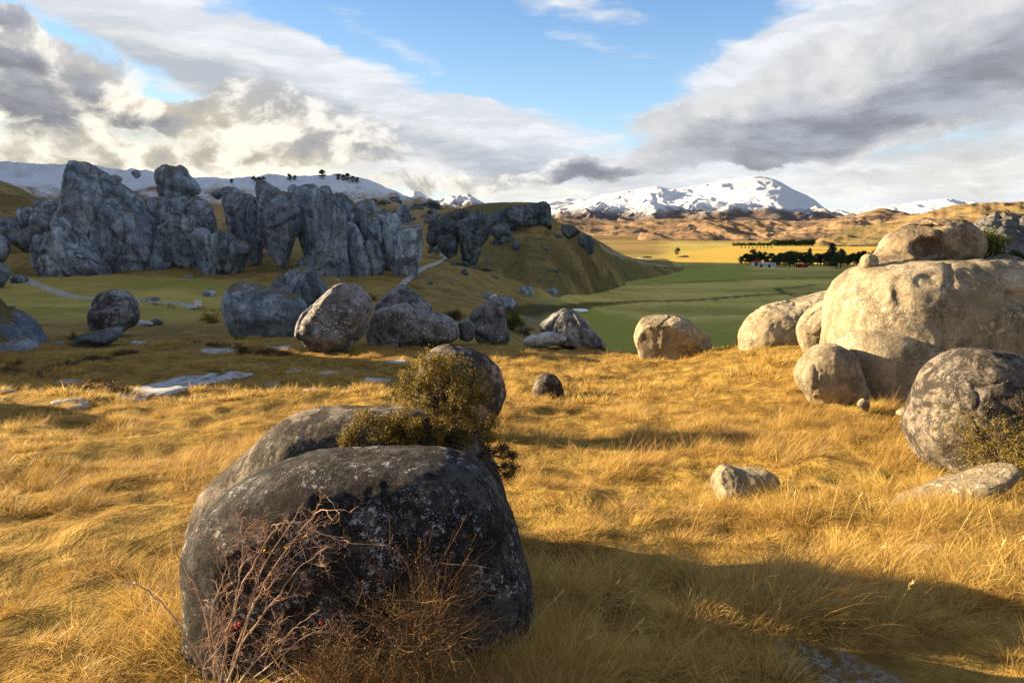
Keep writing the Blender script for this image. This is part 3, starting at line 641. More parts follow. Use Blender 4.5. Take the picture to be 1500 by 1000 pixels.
def rock(name, label, outline, d=None, T=.8, e=2.5, sub=5, mat='mid', na=.05, nf=1.0, facets=0, seed=0, group=None, flute=0.0, dents=(), cat='boulder', dy=.55,
         c=None, grow=1.0, parent=None, tilt=0.0, cracks=0.0, wh=None, pits=0.0, lobes=0.0, side=0.0, blocks=(6, .05), deep=2.4, mfq=.7):
    """a rock with the outline seen in the photograph, given real size, depth and relief"""
    q = np.array(outline, float); q[:, 0] = q[:, 0].mean() + (q[:, 0] - q[:, 0].mean()) * grow; c = np.array(c if c is not None else [(q[:, 0].min() + q[:, 0].max()) / 2, (q[:, 1].min() + q[:, 1].max()) / 2], float)
    v, f = unit_sphere(sub)
    bot = (c[0], q[:, 1].max() - 3)
    wpx = (q[:, 0].max() - q[:, 0].min()) / 2; hpx = (q[:, 1].max() - q[:, 1].min()) / 2
    if d is None:
        hd = hit(*bot)[1]; d = hd / (1 - T * dy * min(wpx, hpx * 1.6) / F)
    cen = at(c[0], c[1], d); sc = d / F / (math.cos(math.atan((500 - c[1]) / F) - 0) ** 1) * 1.0
    # metres per pixel on the upright plane at distance d
    sx = (at(c[0] + 10, c[1], d) - cen)[0] / 10; sz = (at(c[0], c[1] - 10, d) - cen)[2] / 10
    a, b, h = v[:, 0], -v[:, 1], v[:, 2]         # b towards the camera
    ang = np.arctan2(h, a); ip = np.hypot(a, h)
    R = star(q, c, ang)
    k = (ip ** e + np.abs(b) ** e) ** (-1 / e)
    rr = ip * k; dd = b * k
    x = R * np.cos(ang) * sx * rr; z = R * np.sin(ang) * sz * rr
    Tm = T * min(wpx, hpx * 1.6) * sx
    y = -dd * Tm
    size = min(wpx, hpx) * sx
    P = np.stack([x, y, z], -1); rs = np.random.RandomState(seed + 100)
    if side: P[:, 0] += side * P[:, 1]
    if tilt: P[:, 1] += tilt * P[:, 2]
    for i in range(facets):                       # broken planes
        nrm = rs.normal(size=3); nrm[1] = -abs(nrm[1]) * 1.6; nrm[0] *= .8; nrm /= np.linalg.norm(nrm)
        t = P @ nrm; lim = t.max() * rs.uniform(.70, .86); ov = np.maximum(t - lim, 0)
        P -= nrm * (ov * .88)[:, None]
    # outward directions for relief
    nn = np.stack([x / (wpx * sx) ** 2, y / Tm ** 2, z / (hpx * sz) ** 2], -1); nn /= np.linalg.norm(nn, axis=1)[:, None] + 1e-9
    Q = P / size * nf + seed * 3.7
    disp = na * size * (1.3 * fbm(Q * .9, 2) + mfq * fbm(Q * 2.3 + 5, 4, .55))
    if lobes: disp += lobes * size * (np.abs(perlin(Q * .8 + 40)) ** .7 - .3)
    if cracks: 
        w = Q + .25 * np.stack([fbm(Q * 2 + 3, 2), fbm(Q * 2 + 8, 2), fbm(Q * 2 + 13, 2)], -1)
        cr = np.abs(perlin(w * np.array([1.1, 1.1, .55]) + 60)); disp -= cracks * size * np.exp(-(cr / .035) ** 2)
        cr = np.abs(perlin(w * np.array([1.5, 1.5, 2.2]) + 90)); disp -= cracks * .5 * size * np.exp(-(cr / .025) ** 2)
    if blocks:                                    # joint bounded blocks with grooves between them
        K = blocks[0]; ctr = rs.uniform(-1, 1, (K, 3)) * np.array([wpx * sx, Tm, hpx * sz]) * 1.1
        wq = P + .10 * size * np.stack([fbm(Q * 1.3 + 21, 3), fbm(Q * 1.3 + 27, 3), fbm(Q * 1.3 + 33, 3)], -1)
        dist = np.linalg.norm((wq[:, None, :] - ctr[None]) * np.array([1, .8, .55]), axis=2); o2 = np.argsort(dist, 1); r_ = np.arange(len(P))
        f1 = dist[r_, o2[:, 0]]; f2 = dist[r_, o2[:, 1]]; off = rs.uniform(-1, 1, K)[o2[:, 0]]; ed = (f2 - f1) / size
        disp += blocks[1] * size * off * sstep(ed, 0, .12) - blocks[1] * .9 * size * np.exp(-(ed / .035) ** 2)
    if flute:
        Q2 = Q * np.array([2.6, 2.6, .35]); disp += flute * size * (ridged(Q2, 3) - .8)
    if pits:
        pt = perlin(Q * 3.1 + 70); disp -= pits * size * sstep(pt, .38, .6)
    P = P + nn * disp[:, None]
    for (dx_, dy_, r_, dep) in dents:             # hollows at given picture points
        px_ = (dx_ - c[0]) * sx; pz_ = -(dy_ - c[1]) * sz; rad = r_ * sx if not isinstance(r_, tuple) else r_[0] * sx
        ra2 = rad if not isinstance(r_, tuple) else r_[1] * sx
        q_ = ((P[:, 0] - px_) / rad) ** 2 + ((P[:, 2] - pz_) / ra2) ** 2
        P[:, 1] += (P[:, 1] < 0) * dep * rad * np.exp(-q_ ** 2 * 1.2)
    zt = P[:, 2].min() * .62                       # the buried foot keeps its width
    P[:, 2] = np.where(P[:, 2] < zt, zt - (zt - P[:, 2]) * deep, P[:, 2])
    # sink the base
    zb = P[:, 2].min()
    loc = cen.copy(); loc[2] += zb; P[:, 2] -= zb
    o = mesh_np(name, P, f, mat=M[mat], loc=tuple(loc))
    if parent is not None:
        o.parent = parent; o.location = Vector(loc) - parent.location
    if label: tag(o, label, cat, group)
    FOOT.append((loc[0], loc[1], np.ptp(P[:, 0]) / 2, np.ptp(P[:, 1]) / 2, loc[2] + np.ptp(P[:, 2])))
    return o
def ell(x, y, a, b, n=10, seed=0, j=.12):
    r = random.Random(seed + int(x * 7 + y)); return [(x + a * cos(t) * (1 + r.uniform(-j, j)), y + b * sin(t) * (1 + r.uniform(-j, j))) for t in [i * 2 * pi / n for i in range(n)]]

# -- the rock towers on the left: each column of stone is one thing
G1 = 'grey limestone towers of the rock wall'
tw = dict(mat='cliff', group=G1, cat='rock tower', sub=6, na=.06, nf=1.0, e=3.0, cracks=.03, blocks=(8, .11), flute=.03, mfq=.4)
def tower(label, outline, d, **kw):
    a = dict(tw); a.update(kw); return rock('rock_tower', label, outline, d=d, **a)
tower('tallest grey limestone tower with a rounded grassy top, like a shark fin', [(93, 286), (104, 250), (110, 240), (128, 234), (144, 241), (158, 254), (187, 279), (212, 297), (226, 328), (232, 344), (245, 366), (252, 378), (232, 398), (209, 408), (158, 416), (148, 404), (135, 362), (112, 335), (97, 308)], 134, T=.55, c=(170, 335), seed=1, facets=3, blocks=(6, .05), sub=7, dents=[(160, 290, 5, .8), (193, 322, 5, .8), (172, 300, (3, 9), .5)])
tower('blue grey slab leaning against the left foot of the tallest tower', [(68, 340), (83, 312), (100, 314), (120, 340), (140, 373), (153, 398), (158, 410), (97, 420), (72, 408), (60, 396), (56, 385), (62, 360)], 127, T=.6, seed=2, facets=2)
tower('small dark block wedged left of the leaning slab', [(50, 348), (66, 345), (74, 366), (70, 392), (56, 402), (48, 385)], 126, T=.8, seed=3, facets=2)
tower('balanced block with a brown notch perched on the second tower', [(231, 275), (230, 252), (236, 244), (252, 241), (268, 243), (274, 254), (284, 268), (288, 280), (276, 290), (252, 292), (236, 290)], 140, T=.8, seed=4, cat='boulder', facets=2, dents=[(247, 276, 8, .7), (238, 270, 5, .5)], sub=5, deep=1)
tower('hanging grey block between the tallest tower and the balanced block', [(216, 292), (232, 288), (254, 293), (256, 306), (245, 328), (234, 335), (223, 320)], 137, T=.7, seed=5, sub=5)
tower('broad cracked tower under the balanced block', [(252, 290), (268, 284), (286, 284), (306, 302), (313, 322), (312, 348), (300, 372), (284, 390), (252, 384), (240, 362), (228, 337), (246, 315)], 137, T=.6, seed=6, facets=2, cracks=.12)
tower('rounded finger of rock in front of the broad cracked tower', [(284, 342), (298, 332), (312, 343), (319, 368), (319, 390), (302, 400), (292, 390), (285, 364)], 130, T=.8, seed=7, sub=5)
tower('grey buttress leaning right beside the rounded finger', [(313, 339), (328, 335), (346, 347), (362, 361), (357, 386), (335, 394), (319, 384), (313, 358)], 130, T=.8, seed=8, sub=5, facets=2)
tower('flat topped tower with a grassy ledge on its left', [(331, 294), (338, 285), (355, 284), (371, 286), (376, 308), (379, 358), (368, 372), (350, 352), (336, 340), (334, 310)], 139, T=.7, seed=9, flute=.04)
tower('wide grey tower with a pale white foot', [(378, 299), (385, 284), (412, 279), (432, 286), (437, 320), (434, 345), (422, 362), (406, 378), (388, 372), (381, 345)], 133, T=.7, seed=10, facets=3)
tower('sunlit edged horn of rock standing on the wide tower', [(376, 284), (378, 266), (386, 264), (398, 272), (410, 282), (400, 292), (380, 294)], 141, T=.8, seed=11, sub=5, cat='boulder')
tower('dark narrow column between the wide tower and the great buttress', [(432, 290), (438, 275), (452, 269), (468, 275), (472, 310), (470, 345), (455, 362), (440, 350), (434, 330)], 139, T=.8, seed=12, flute=.06)
tower('small knob of rock above the dark narrow column', [(422, 276), (430, 270), (438, 276), (438, 290), (424, 290)], 141, T=.8, seed=13, sub=5, cat='boulder')
tower('great flared buttress sweeping down to the grass at the centre of the wall', [(463, 290), (470, 276), (482, 272), (490, 290), (504, 316), (509, 346), (512, 384), (506, 404), (490, 414), (463, 410), (440, 400), (430, 388), (446, 374), (462, 356), (466, 330)], 130, T=.6, seed=14, c=(484, 350), facets=3, side=-.2, blocks=(7, .06), sub=7)
tower('low fluted rib right of the great buttress', [(509, 336), (518, 326), (531, 348), (541, 380), (541, 396), (522, 402), (511, 392)], 131, T=.8, seed=15, flute=.06)
tower('pair of pale edged fins leaning left above the rib', [(509, 320), (516, 308), (534, 294), (546, 294), (548, 312), (539, 333), (518, 336)], 137, T=.7, seed=16, flute=.08, sub=5)
tower('dark rounded column under the leaning fins', [(528, 330), (541, 318), (557, 321), (563, 350), (553, 366), (537, 356)], 134, T=.8, seed=17, sub=5)
tower('short fin of rock in front of the dark rounded column', [(538, 353), (554, 355), (563, 380), (561, 392), (546, 392), (540, 374)], 131, T=.8, seed=18, sub=5)
tower('slim ribbed tower near the right end of the wall', [(562, 330), (570, 318), (582, 312), (590, 329), (586, 360), (587, 388), (574, 388), (563, 358)], 133, T=.8, seed=19, flute=.08)
tower('small cap block on the slim ribbed tower', [(584, 305), (594, 300), (602, 308), (604, 322), (594, 330), (584, 328)], 136, T=.9, seed=20, sub=5, cat='boulder')
tower('last tower of the wall with a pale sunlit right edge', [(586, 336), (598, 324), (616, 326), (620, 352), (613, 392), (607, 398), (592, 392), (579, 386), (580, 368)], 130, T=.7, seed=21, facets=3)
for i, (o_, d_, l_) in enumerate([
    ([(484, 290), (500, 282), (514, 300), (522, 330), (505, 345), (488, 330)], 150, 'dark shoulder of rock behind the great buttress'),
    ([(540, 300), (560, 306), (575, 320), (570, 345), (548, 340)], 152, 'dark rock behind the leaning fins'),
    ([(436, 282), (460, 278), (480, 284), (478, 320), (440, 330)], 150, 'dark rock behind the narrow column'),
    ([(350, 292), (372, 290), (392, 296), (390, 340), (360, 345)], 150, 'dark rock filling the gap behind the wide tower'),
    ([(545, 315), (565, 318), (590, 330), (588, 372), (556, 372)], 143, 'dark rock wall behind the short fin')]):
    tower(l_, o_, d_, seed=30 + i, sub=5, T=1.0)
G2 = 'smaller grey rocks at the left end of the wall'
for i, (o_, d_, l_) in enumerate([
    ([(54, 296), (70, 290), (90, 296), (97, 315), (84, 330), (60, 332)], 150, 'rounded brownish rock left of the tallest tower'),
    ([(18, 342), (40, 332), (68, 330), (70, 346), (52, 360), (22, 358)], 128, 'long grey slab lying below the brownish rocks'),
    ([(26, 308), (34, 303), (46, 305), (50, 325), (46, 338), (28, 336)], 135, 'upright brown rock with a rounded shoulder above the long slab'),
    ([(46, 318), (56, 312), (66, 324), (66, 340), (48, 340)], 134, 'pinkish brown rock between the upright rock and the leaning slab'),
    ([(0, 322), (14, 318), (24, 326), (26, 340), (12, 346), (-4, 342)], 132, 'low grey rock at the picture edge above the long slab'),
    ([(-14, 345), (4, 344), (12, 358), (8, 374), (-14, 376)], 124, 'dark grey rock at the left picture edge'),
    ([(-12, 384), (4, 386), (12, 400), (2, 412), (-12, 410)], 108, 'blue grey boulder at the left picture edge beside the path')]):
    rock('boulder', l_, o_, d=d_, mat='cliff', group=G2, seed=50 + i, sub=5, T=.9, na=.06, facets=2, cracks=.05)
# rocks on the skyline of the towers
for i, (x, y, a, b, d_, l_) in enumerate([(338, 283, 14, 9, 147, 'low sunlit capstone on the skyline left of the flat topped tower'), (318, 284, 8, 5, 147, 'small capstone on the grassy saddle'), (170, 262, 9, 5, 350, 'dark rock on the snowy hill beside the tallest tower'), (200, 254, 6, 5, 400, 'knob of rock on the snowy skyline')]):
    rock('boulder', l_, ell(x, y, a, b), d=d_, mat='cliff', seed=70 + i, sub=4, T=1.0, na=.08, group='small rocks on the skyline')

# -- outcrops on the snowy hill
rr_ = random.Random(5)
for i in range(26):
    x = rr_.uniform(495, 640); f_ = (x - 495) / 145
    y = rr_.uniform(285 + f_ * 12, 318 + f_ * 10); s_ = rr_.uniform(4, 11)
    h_ = hit(x, y)[1]
    rock('outcrop', 'dark craggy outcrop on the snow streaked slope behind the rock towers', ell(x, y, s_ * 1.25, s_ * .8, 8, i, .3), d=h_, mat='farcliff', seed=200 + i, sub=4, T=1.1, na=.12, facets=3, cat='outcrop', group='outcrops on the snowy slope')

# -- cliff band on the plateau
G3 = 'cliffs along the grassy plateau'
for i, (o_, d_, l_) in enumerate([
    ([(625, 335), (634, 323), (650, 319), (668, 320), (674, 346), (668, 368), (652, 364), (630, 354)], 225, 'blue grey cliff at the left end of the plateau'),
    ([(670, 336), (679, 320), (697, 309), (716, 314), (720, 332), (712, 352), (698, 372), (676, 368)], 222, 'tallest blue cliff of the plateau with a flat face'),
    ([(712, 316), (734, 307), (752, 304), (764, 316), (758, 332), (738, 336), (718, 334)], 290, 'stepped grey cliff below the plateau rim'),
    ([(748, 304), (766, 300), (786, 299), (790, 316), (780, 326), (760, 326), (750, 318)], 300, 'pale streaked cliff in the middle of the plateau rim'),
    ([(778, 300), (792, 297), (802, 299), (808, 315), (808, 331), (794, 328), (780, 318)], 300, 'dark cliff corner at the right end of the plateau rim'),
    ([(645, 318), (660, 310), (682, 307), (690, 316), (670, 326), (650, 328)], 285, 'dark broken cliff behind the left end of the plateau'),
    ([(640, 350), (656, 344), (668, 356), (664, 370), (646, 366)], 215, 'rounded rock at the foot of the left plateau cliff'),
    ([(722, 330), (742, 330), (748, 340), (732, 346), (720, 342)], 262, 'low dark rock band on the slope below the stepped cliff'),
    ([(823, 332), (830, 328), (842, 332), (850, 342), (834, 346), (824, 342)], 262, 'dark rocks on top of the mound'),
    ([(846, 346), (860, 344), (872, 354), (868, 366), (852, 362)], 255, 'dark broken rocks on the right shoulder of the mound')]):
    rock('cliff', l_, o_, d=d_, mat='farcliff', group=G3, seed=90 + i, sub=6 if i < 2 else 5, T=.8, na=.07, facets=4, cracks=.06, flute=.05, blocks=(10, .12), cat='cliff', e=2.8)
# small blue rocks scattered over the slope
G4 = 'dark blue grey rocks scattered on the brown slope'
for i, (x, y, a, b) in enumerate([(757, 360, 7, 9), (739, 352, 9, 7), (729, 355, 8, 6), (644, 365, 10, 6), (657, 362, 7, 7), (634, 366, 8, 5), (684, 380, 9, 6), (678, 388, 10, 6), (665, 387, 6, 4), (694, 392, 8, 4), (680, 400, 6, 6), (712, 396, 8, 4), (722, 407, 8, 3),
                                  (798, 365, 5, 4), (742, 347, 10, 8), (772, 427, 10, 8), (809, 427, 8, 6), (738, 444, 16, 10), (714, 434, 9, 6), (819, 347, 5, 4), (810, 397, 9, 3), (630, 416, 4, 4), (1000, 377, 10, 3), (946, 378, 9, 3), (984, 385, 8, 2)]):
    h_ = hit(x, y + b * .7)
    rock('boulder', 'weathered blue grey rock number lying on the brown slope below the plateau' .replace(' number', ''), ell(x, y, a, b, 9, i, .18), d=None, mat='farcliff' if y < 420 else 'cliff', group=G4, seed=120 + i, sub=4, T=1.0, na=.1, facets=3)

# -- boulders near the first path
def B(label, outline, **kw):
    a = dict(sub=6, na=.05, seed=int(outline[0][0] * 3 + outline[0][1])); a.update(kw); return rock('boulder', label, outline, **a)
B('small round blue grey boulder where the gravel path begins', ell(27, 410, 12, 8), mat='cliff', sub=4)
B('small pale topped stone on the slope below the broad cracked tower', ell(277, 406, 6, 4), mat='cliff', sub=4)
B('pointed grey stone on the grass between path and towers', ell(306, 431, 9, 7), mat='cliff', sub=4, facets=2)
B('flat grey stone beside the gravel path right of the capped rock', ell(225, 439, 10, 4.5), mat='cliff', sub=4)
B('dark stone resting against the foot of the fluted rib', ell(329, 392, 8, 4.5), mat='cliff', sub=4)
B('low grey stone just right of the capped rock', ell(229, 473, 10, 6), mat='mid', sub=4)
B('low pale stone touching the base of the capped rock', ell(208, 475, 15, 5), mat='slab', sub=4)
B('small dark stone in the grass left of the capped rock foot', ell(87, 503, 11, 5), mat='cliff', sub=4)
# the capped rock
B('flat lichen cap of the capped rock, overhanging its neck', [(139, 450), (141, 438), (152, 428), (168, 425), (184, 429), (194, 440), (198, 450), (190, 458), (150, 456)], d=47, mat='mid', T=.9, e=2.8, cat='boulder', seed=301, deep=1)
B('hollowed neck of the capped rock with a sunlit patch', [(135, 466), (140, 450), (160, 446), (194, 446), (200, 462), (194, 476), (176, 484), (155, 490), (139, 488)], d=46.5, mat='mid', T=.9, seed=302, dents=[(168, 464, 8, .5), (182, 462, 7, .5)], na=.07)
B('long dark slab lying at the foot of the capped rock', [(112, 498), (126, 489), (150, 483), (170, 478), (177, 486), (165, 500), (140, 509), (116, 512)], mat='cliff', T=.9, seed=303, facets=2)
# left edge cluster
B('hindmost dark boulder of the cluster at the left picture edge', [(-20, 470), (0, 457), (20, 454), (42, 466), (56, 486), (61, 508), (50, 530), (20, 530), (-20, 530)], d=37.5, mat='cliff', T=.8, seed=311)
B('blue grey boulder at the picture edge leaning on its darker neighbour', [(-40, 480), (-14, 468), (12, 472), (26, 488), (26, 505), (0, 520), (-40, 520)], d=35.5, mat='cliff', T=.9, seed=312)
B('low front boulder of the left edge cluster', [(-30, 520), (0, 506), (30, 496), (46, 506), (45, 520), (24, 534), (-30, 545)], d=34, mat='cliff', T=.9, seed=313, facets=2)
# -- the row of grey boulders across the middle
B('dark boulder with a sunlit left face, leftmost of the middle row', [(333, 459), (338, 436), (346, 418), (358, 413), (388, 418), (412, 426), (436, 436), (447, 452), (440, 474), (412, 488), (368, 492), (342, 482)], mat='cliff', seed=321, facets=5, T=.9, d=46)
B('tall rounded boulder behind the leftmost pair of the middle row', [(398, 426), (408, 408), (424, 397), (446, 390), (463, 396), (474, 414), (482, 432), (472, 460), (450, 470), (410, 460)], d=52, mat='cliff', seed=322, facets=3)
B('largest boulder of the middle row, white with lichen and undercut', [(429, 492), (436, 478), (450, 458), (477, 435), (500, 419), (522, 420), (540, 428), (545, 441), (540, 466), (526, 492), (505, 510), (477, 524), (458, 518), (438, 508)], mat='midwhite', deep=1.0, blocks=(8, .06), seed=323, facets=4, d=33.5, T=.8, sub=6, tilt=-.15)
B('round boulder with a sunlit top behind the long low boulder', [(550, 455), (556, 440), (569, 428), (588, 418), (606, 426), (622, 440), (632, 452), (628, 475), (556, 475)], d=43, mat='mid', seed=324)
B('long low boulder with white lichen in the middle row', [(537, 490), (542, 472), (550, 456), (572, 448), (596, 446), (620, 456), (648, 460), (662, 465), (672, 484), (670, 498), (640, 500), (600, 502), (560, 508), (541, 506)], mat='midwhite', seed=325, facets=3, d=37, e=3, cracks=.05, T=.8, dents=[(582, 487, 9, .5)])
B('small round stone tucked against the long low boulder', [(670, 478), (675, 470), (686, 468), (696, 479), (692, 492), (674, 492)], d=38, mat='mid', sub=5, seed=326)
B('wedge shaped boulder with a sunlit left slope beside the bushes', [(686, 465), (696, 452), (708, 445), (722, 432), (735, 434), (740, 452), (744, 478), (746, 492), (702, 494), (690, 480)], d=41, mat='mid', seed=327, facets=3, tilt=.1)
B('dark dome backed boulder with a pale brow at the plateau edge', [(792, 478), (802, 468), (816, 459), (833, 454), (848, 464), (868, 483), (884, 500), (889, 514), (868, 518), (836, 512), (806, 504), (794, 494)], d=38, mat='mid', seed=328, facets=4, T=.8)
B('pale flat stone in front of the dark dome backed boulder', [(768, 497), (786, 489), (808, 486), (826, 493), (828, 500), (800, 504), (770, 503)], mat='slab', sub=5, seed=329, d=36.3)
B('lone boulder half pale and half shaded at the edge of the plateau', [(929, 496), (933, 480), (942, 467), (958, 462), (980, 462), (1001, 466), (1023, 480), (1044, 492), (1054, 506), (1050, 516), (1010, 522), (960, 524), (940, 520), (931, 508)], mat='pale', seed=330, facets=5, T=.8, d=30)
# -- pale boulders on the right
B('long pale ridge of rock at the left end of the right hand boulders', [(1086, 505), (1088, 482), (1100, 463), (1120, 451), (1158, 444), (1190, 434), (1222, 428), (1240, 440), (1235, 470), (1200, 500), (1140, 515), (1100, 520)], mat='pale', seed=331, T=.7, d=27, cracks=.03, lobes=.12, e=2.8)
B('smooth pale boulder squeezed between the long ridge and the giant', [(1170, 488), (1178, 468), (1190, 452), (1212, 440), (1236, 440), (1240, 480), (1225, 500), (1186, 505)], d=22.5, mat='pale', seed=332, T=.8)
giant_ = B('giant pale golden boulder filling the right side', [(1216, 500), (1219, 462), (1226, 434), (1240, 408), (1262, 393), (1300, 385), (1350, 382), (1400, 380), (1450, 382), (1500, 402), (1550, 436), (1590, 500), (1590, 600), (1500, 640), (1400, 622), (1330, 604), (1290, 600), (1250, 580), (1224, 545)], d=16.2, mat='pale', blocks=(9, .025), seed=333, T=.62, na=.035, sub=7, e=2.9, pits=.02, lobes=.05,
  dents=[(1262, 425, (7, 16), .9), (1400, 428, (14, 9), .9), (1432, 442, (22, 9), .9), (1340, 400, 8, .5), (1305, 435, 5, .6), (1460, 400, (26, 7), .6), (1298, 520, (30, 60), -.12), (1400, 520, (12, 50), .25), (1444, 410, 8, .7)])
rock('foot_bulge', None, [(1226, 510), (1246, 484), (1300, 472), (1380, 472), (1450, 490), (1480, 540), (1460, 640), (1330, 640), (1262, 606), (1236, 560)], d=15.3, mat='pale', seed=345, T=.58, na=.03, sub=6, parent=giant_, lobes=.03, blocks=None)
B('rounded pale lobe at the lower left foot of the giant boulder', [(1164, 553), (1170, 532), (1184, 514), (1205, 503), (1230, 506), (1252, 524), (1266, 562), (1268, 592), (1226, 590), (1180, 578)], d=14.7, mat='pale', seed=334, T=.8, na=.05, lobes=.06)
B('weathered brown rock with a deep round hollow resting on the giant boulder', [(1262, 396), (1270, 384), (1288, 372), (1296, 352), (1312, 338), (1345, 324), (1378, 322), (1408, 326), (1425, 338), (1433, 356), (1430, 374), (1418, 384), (1350, 388), (1290, 392)], d=16.6, mat='top', deep=1, seed=335, T=.8, na=.05, sub=7, c=(1360, 360), e=2.5,
  dents=[(1335, 363, (20, 15), 1.1), (1300, 372, (14, 5), .4), (1330, 332, (30, 3), .4)])
B('small pale knob at the left end of the hollowed rock', [(1261, 384), (1264, 374), (1274, 372), (1284, 376), (1284, 390), (1266, 394)], d=16.0, mat='pale', deep=1, seed=336, T=.9, sub=5)
B('dark low rock on the crown of the giant boulder behind the little bush', [(1432, 384), (1460, 372), (1500, 386), (1540, 404), (1530, 425), (1470, 410)], d=17.0, mat='crust', seed=337, T=.9, sub=5)
B('big dark crusted boulder with a sunlit left rim at the right edge', [(1335, 622), (1340, 585), (1352, 556), (1374, 532), (1408, 517), (1460, 517), (1510, 530), (1556, 570), (1580, 640), (1560, 700), (1500, 730), (1420, 732), (1388, 722), (1366, 690), (1346, 655)], d=9.4, mat='crust', grow=.95, blocks=(4, .03), seed=338, T=.75, na=.04, sub=7, cracks=.02, dents=[(1360, 553, 3.5, 1.2)])
B('long pale slab half buried in grass before the right edge boulder', [(1308, 752), (1320, 735), (1352, 724), (1400, 706), (1440, 694), (1476, 680), (1484, 690), (1460, 712), (1416, 732), (1372, 748), (1330, 764)], d=7.6, mat='pale', seed=339, T=.55, na=.05, deep=1, blocks=None)
B('triangular grey stone alone in the golden grass', [(1043, 706), (1050, 690), (1060, 682), (1082, 687), (1110, 688), (1132, 694), (1138, 708), (1126, 730), (1080, 740), (1048, 728)], d=8.3, mat='pale', seed=340, facets=5, T=.8)
B('thin pale stone showing through the grass at lower right', [(1330, 816), (1345, 804), (1372, 802), (1396, 811), (1400, 830), (1360, 836)], mat='pale', seed=342, sub=5, T=.9, d=6.1)
B('tiny pale stone at the foot of the giant boulder', [(1256, 594), (1262, 584), (1272, 588), (1272, 598)], mat='pale', seed=343, sub=4, d=13.2)
B('small pale stone between the giant boulder and the right edge boulder', [(1314, 607), (1322, 598), (1338, 600), (1340, 612)], mat='pale', seed=344, sub=4, d=12.6)
# -- middle ground
B('small dark round boulder alone in the lit grass', [(781, 570), (785, 556), (797, 548), (812, 550), (823, 562), (825, 580), (804, 586), (784, 584)], mat='crust', seed=351, T=.9, sub=6)
B('round boulder with white lichen spots behind the olive shrub', [(610, 580), (618, 545), (632, 520), (655, 510), (690, 510), (722, 528), (740, 556), (738, 585), (722, 612), (690, 632), (640, 630)], d=13.2, mat='crust', seed=352, T=.8, na=.04)
# -- the foreground pair
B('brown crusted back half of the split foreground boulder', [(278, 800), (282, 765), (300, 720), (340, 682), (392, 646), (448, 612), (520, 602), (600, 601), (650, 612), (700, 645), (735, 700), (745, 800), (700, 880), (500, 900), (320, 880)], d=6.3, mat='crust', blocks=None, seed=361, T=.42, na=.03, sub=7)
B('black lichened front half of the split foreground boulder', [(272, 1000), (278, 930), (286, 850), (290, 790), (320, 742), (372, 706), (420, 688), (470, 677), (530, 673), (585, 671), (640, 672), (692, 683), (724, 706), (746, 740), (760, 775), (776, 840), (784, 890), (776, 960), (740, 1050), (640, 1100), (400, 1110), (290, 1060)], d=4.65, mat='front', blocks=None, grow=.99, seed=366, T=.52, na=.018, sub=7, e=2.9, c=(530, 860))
# -- slabs flush with the turf
G5 = 'pale limestone slabs flush with the grass'
for i, (o_, l_) in enumerate([
    ([(148, 586), (200, 565), (250, 553), (300, 547), (372, 545), (376, 550), (330, 558), (290, 566), (250, 580), (200, 588)], 'largest pale streaked slab in the left grass'),
    ([(78, 560), (100, 556), (128, 558), (112, 565), (90, 566)], 'oval pale slab left of the largest slab'),
    ([(68, 591), (100, 584), (128, 584), (110, 590), (80, 593)], 'thin pale slab below the oval slab'),
    ([(95, 598), (116, 590), (132, 588), (130, 596), (100, 601)], 'small pale slab at the lower end of the left slabs'),
    ([(288, 513), (320, 511), (352, 513), (330, 518), (300, 518)], 'grey slab among low bushes left of the lichened boulder'),
    ([(390, 510), (420, 506), (428, 510), (400, 514)], 'short slab beside the lichened boulder'),
    ([(385, 566), (400, 561), (412, 563), (398, 568)], 'small slab right of the largest slab'),
    ([(455, 548), (480, 543), (502, 545), (480, 550)], 'thin grey slab in the shaded middle grass'),
    ([(528, 557), (545, 554), (575, 554), (570, 559), (540, 560)], 'whitish slab right of the thin grey slab'),
    ([(440, 570), (460, 567), (470, 569), (452, 573)], 'tiny slab below the thin grey slab'),
    ([(190, 502), (205, 499), (216, 502), (200, 505)], 'two finger wide pale slab near the capped rock'),
    ([(560, 530), (580, 527), (600, 529), (580, 533)], 'grey slab below the long low boulder'),
    ([(0, 572), (12, 570), (24, 572), (10, 575)], 'sliver of pale stone at the left picture edge'),
    ([(416, 545), (432, 541), (442, 543), (428, 547)], 'little slab above the end of the largest slab')]):
    q = np.array(o_, float); c_ = q.mean(0)
    W3 = [hit(a, b) for a, b in smooth_line(list(map(tuple, o_)) + [o_[0]], 4)[:-1]]; W3 = np.array(W3); cc = W3.mean(0)
    rings = 9; V = []; nA = len(W3)
    for k in range(rings):
        t = k / (rings - 1); R_ = 1 - t
        ring = cc + (W3 - cc) * max(R_, .0) * (1 + .14 * fbm(p3(W3[:, 0] * 1.7, W3[:, 1] * 1.7, k * .2), 3)[:, None])
        ring[:, 2] = ground(ring[:, 0], ring[:, 1]) - .05 + .09 * min(1, t * 5) ** .6 * (1 + .5 * fbm(p3(ring[:, 0] * 1.5, ring[:, 1] * 1.5, 7), 3))
        if k == 0: ring[:, 2] -= .2
        V.append(ring)
    V = np.concatenate(V); loc = (cc[0], cc[1], gz(cc[0], cc[1]) - .1)
    o = mesh_np('stone_slab', V - np.array(loc), grid_faces(rings, nA, True), mat=M['slab'], loc=loc)
    tag(o, l_, 'stone slab', G5)
    sz_ = np.ptp(W3, axis=0) / 2
    FOOT.append((cc[0], cc[1], sz_[0] * .8, sz_[1] * .7, 99))
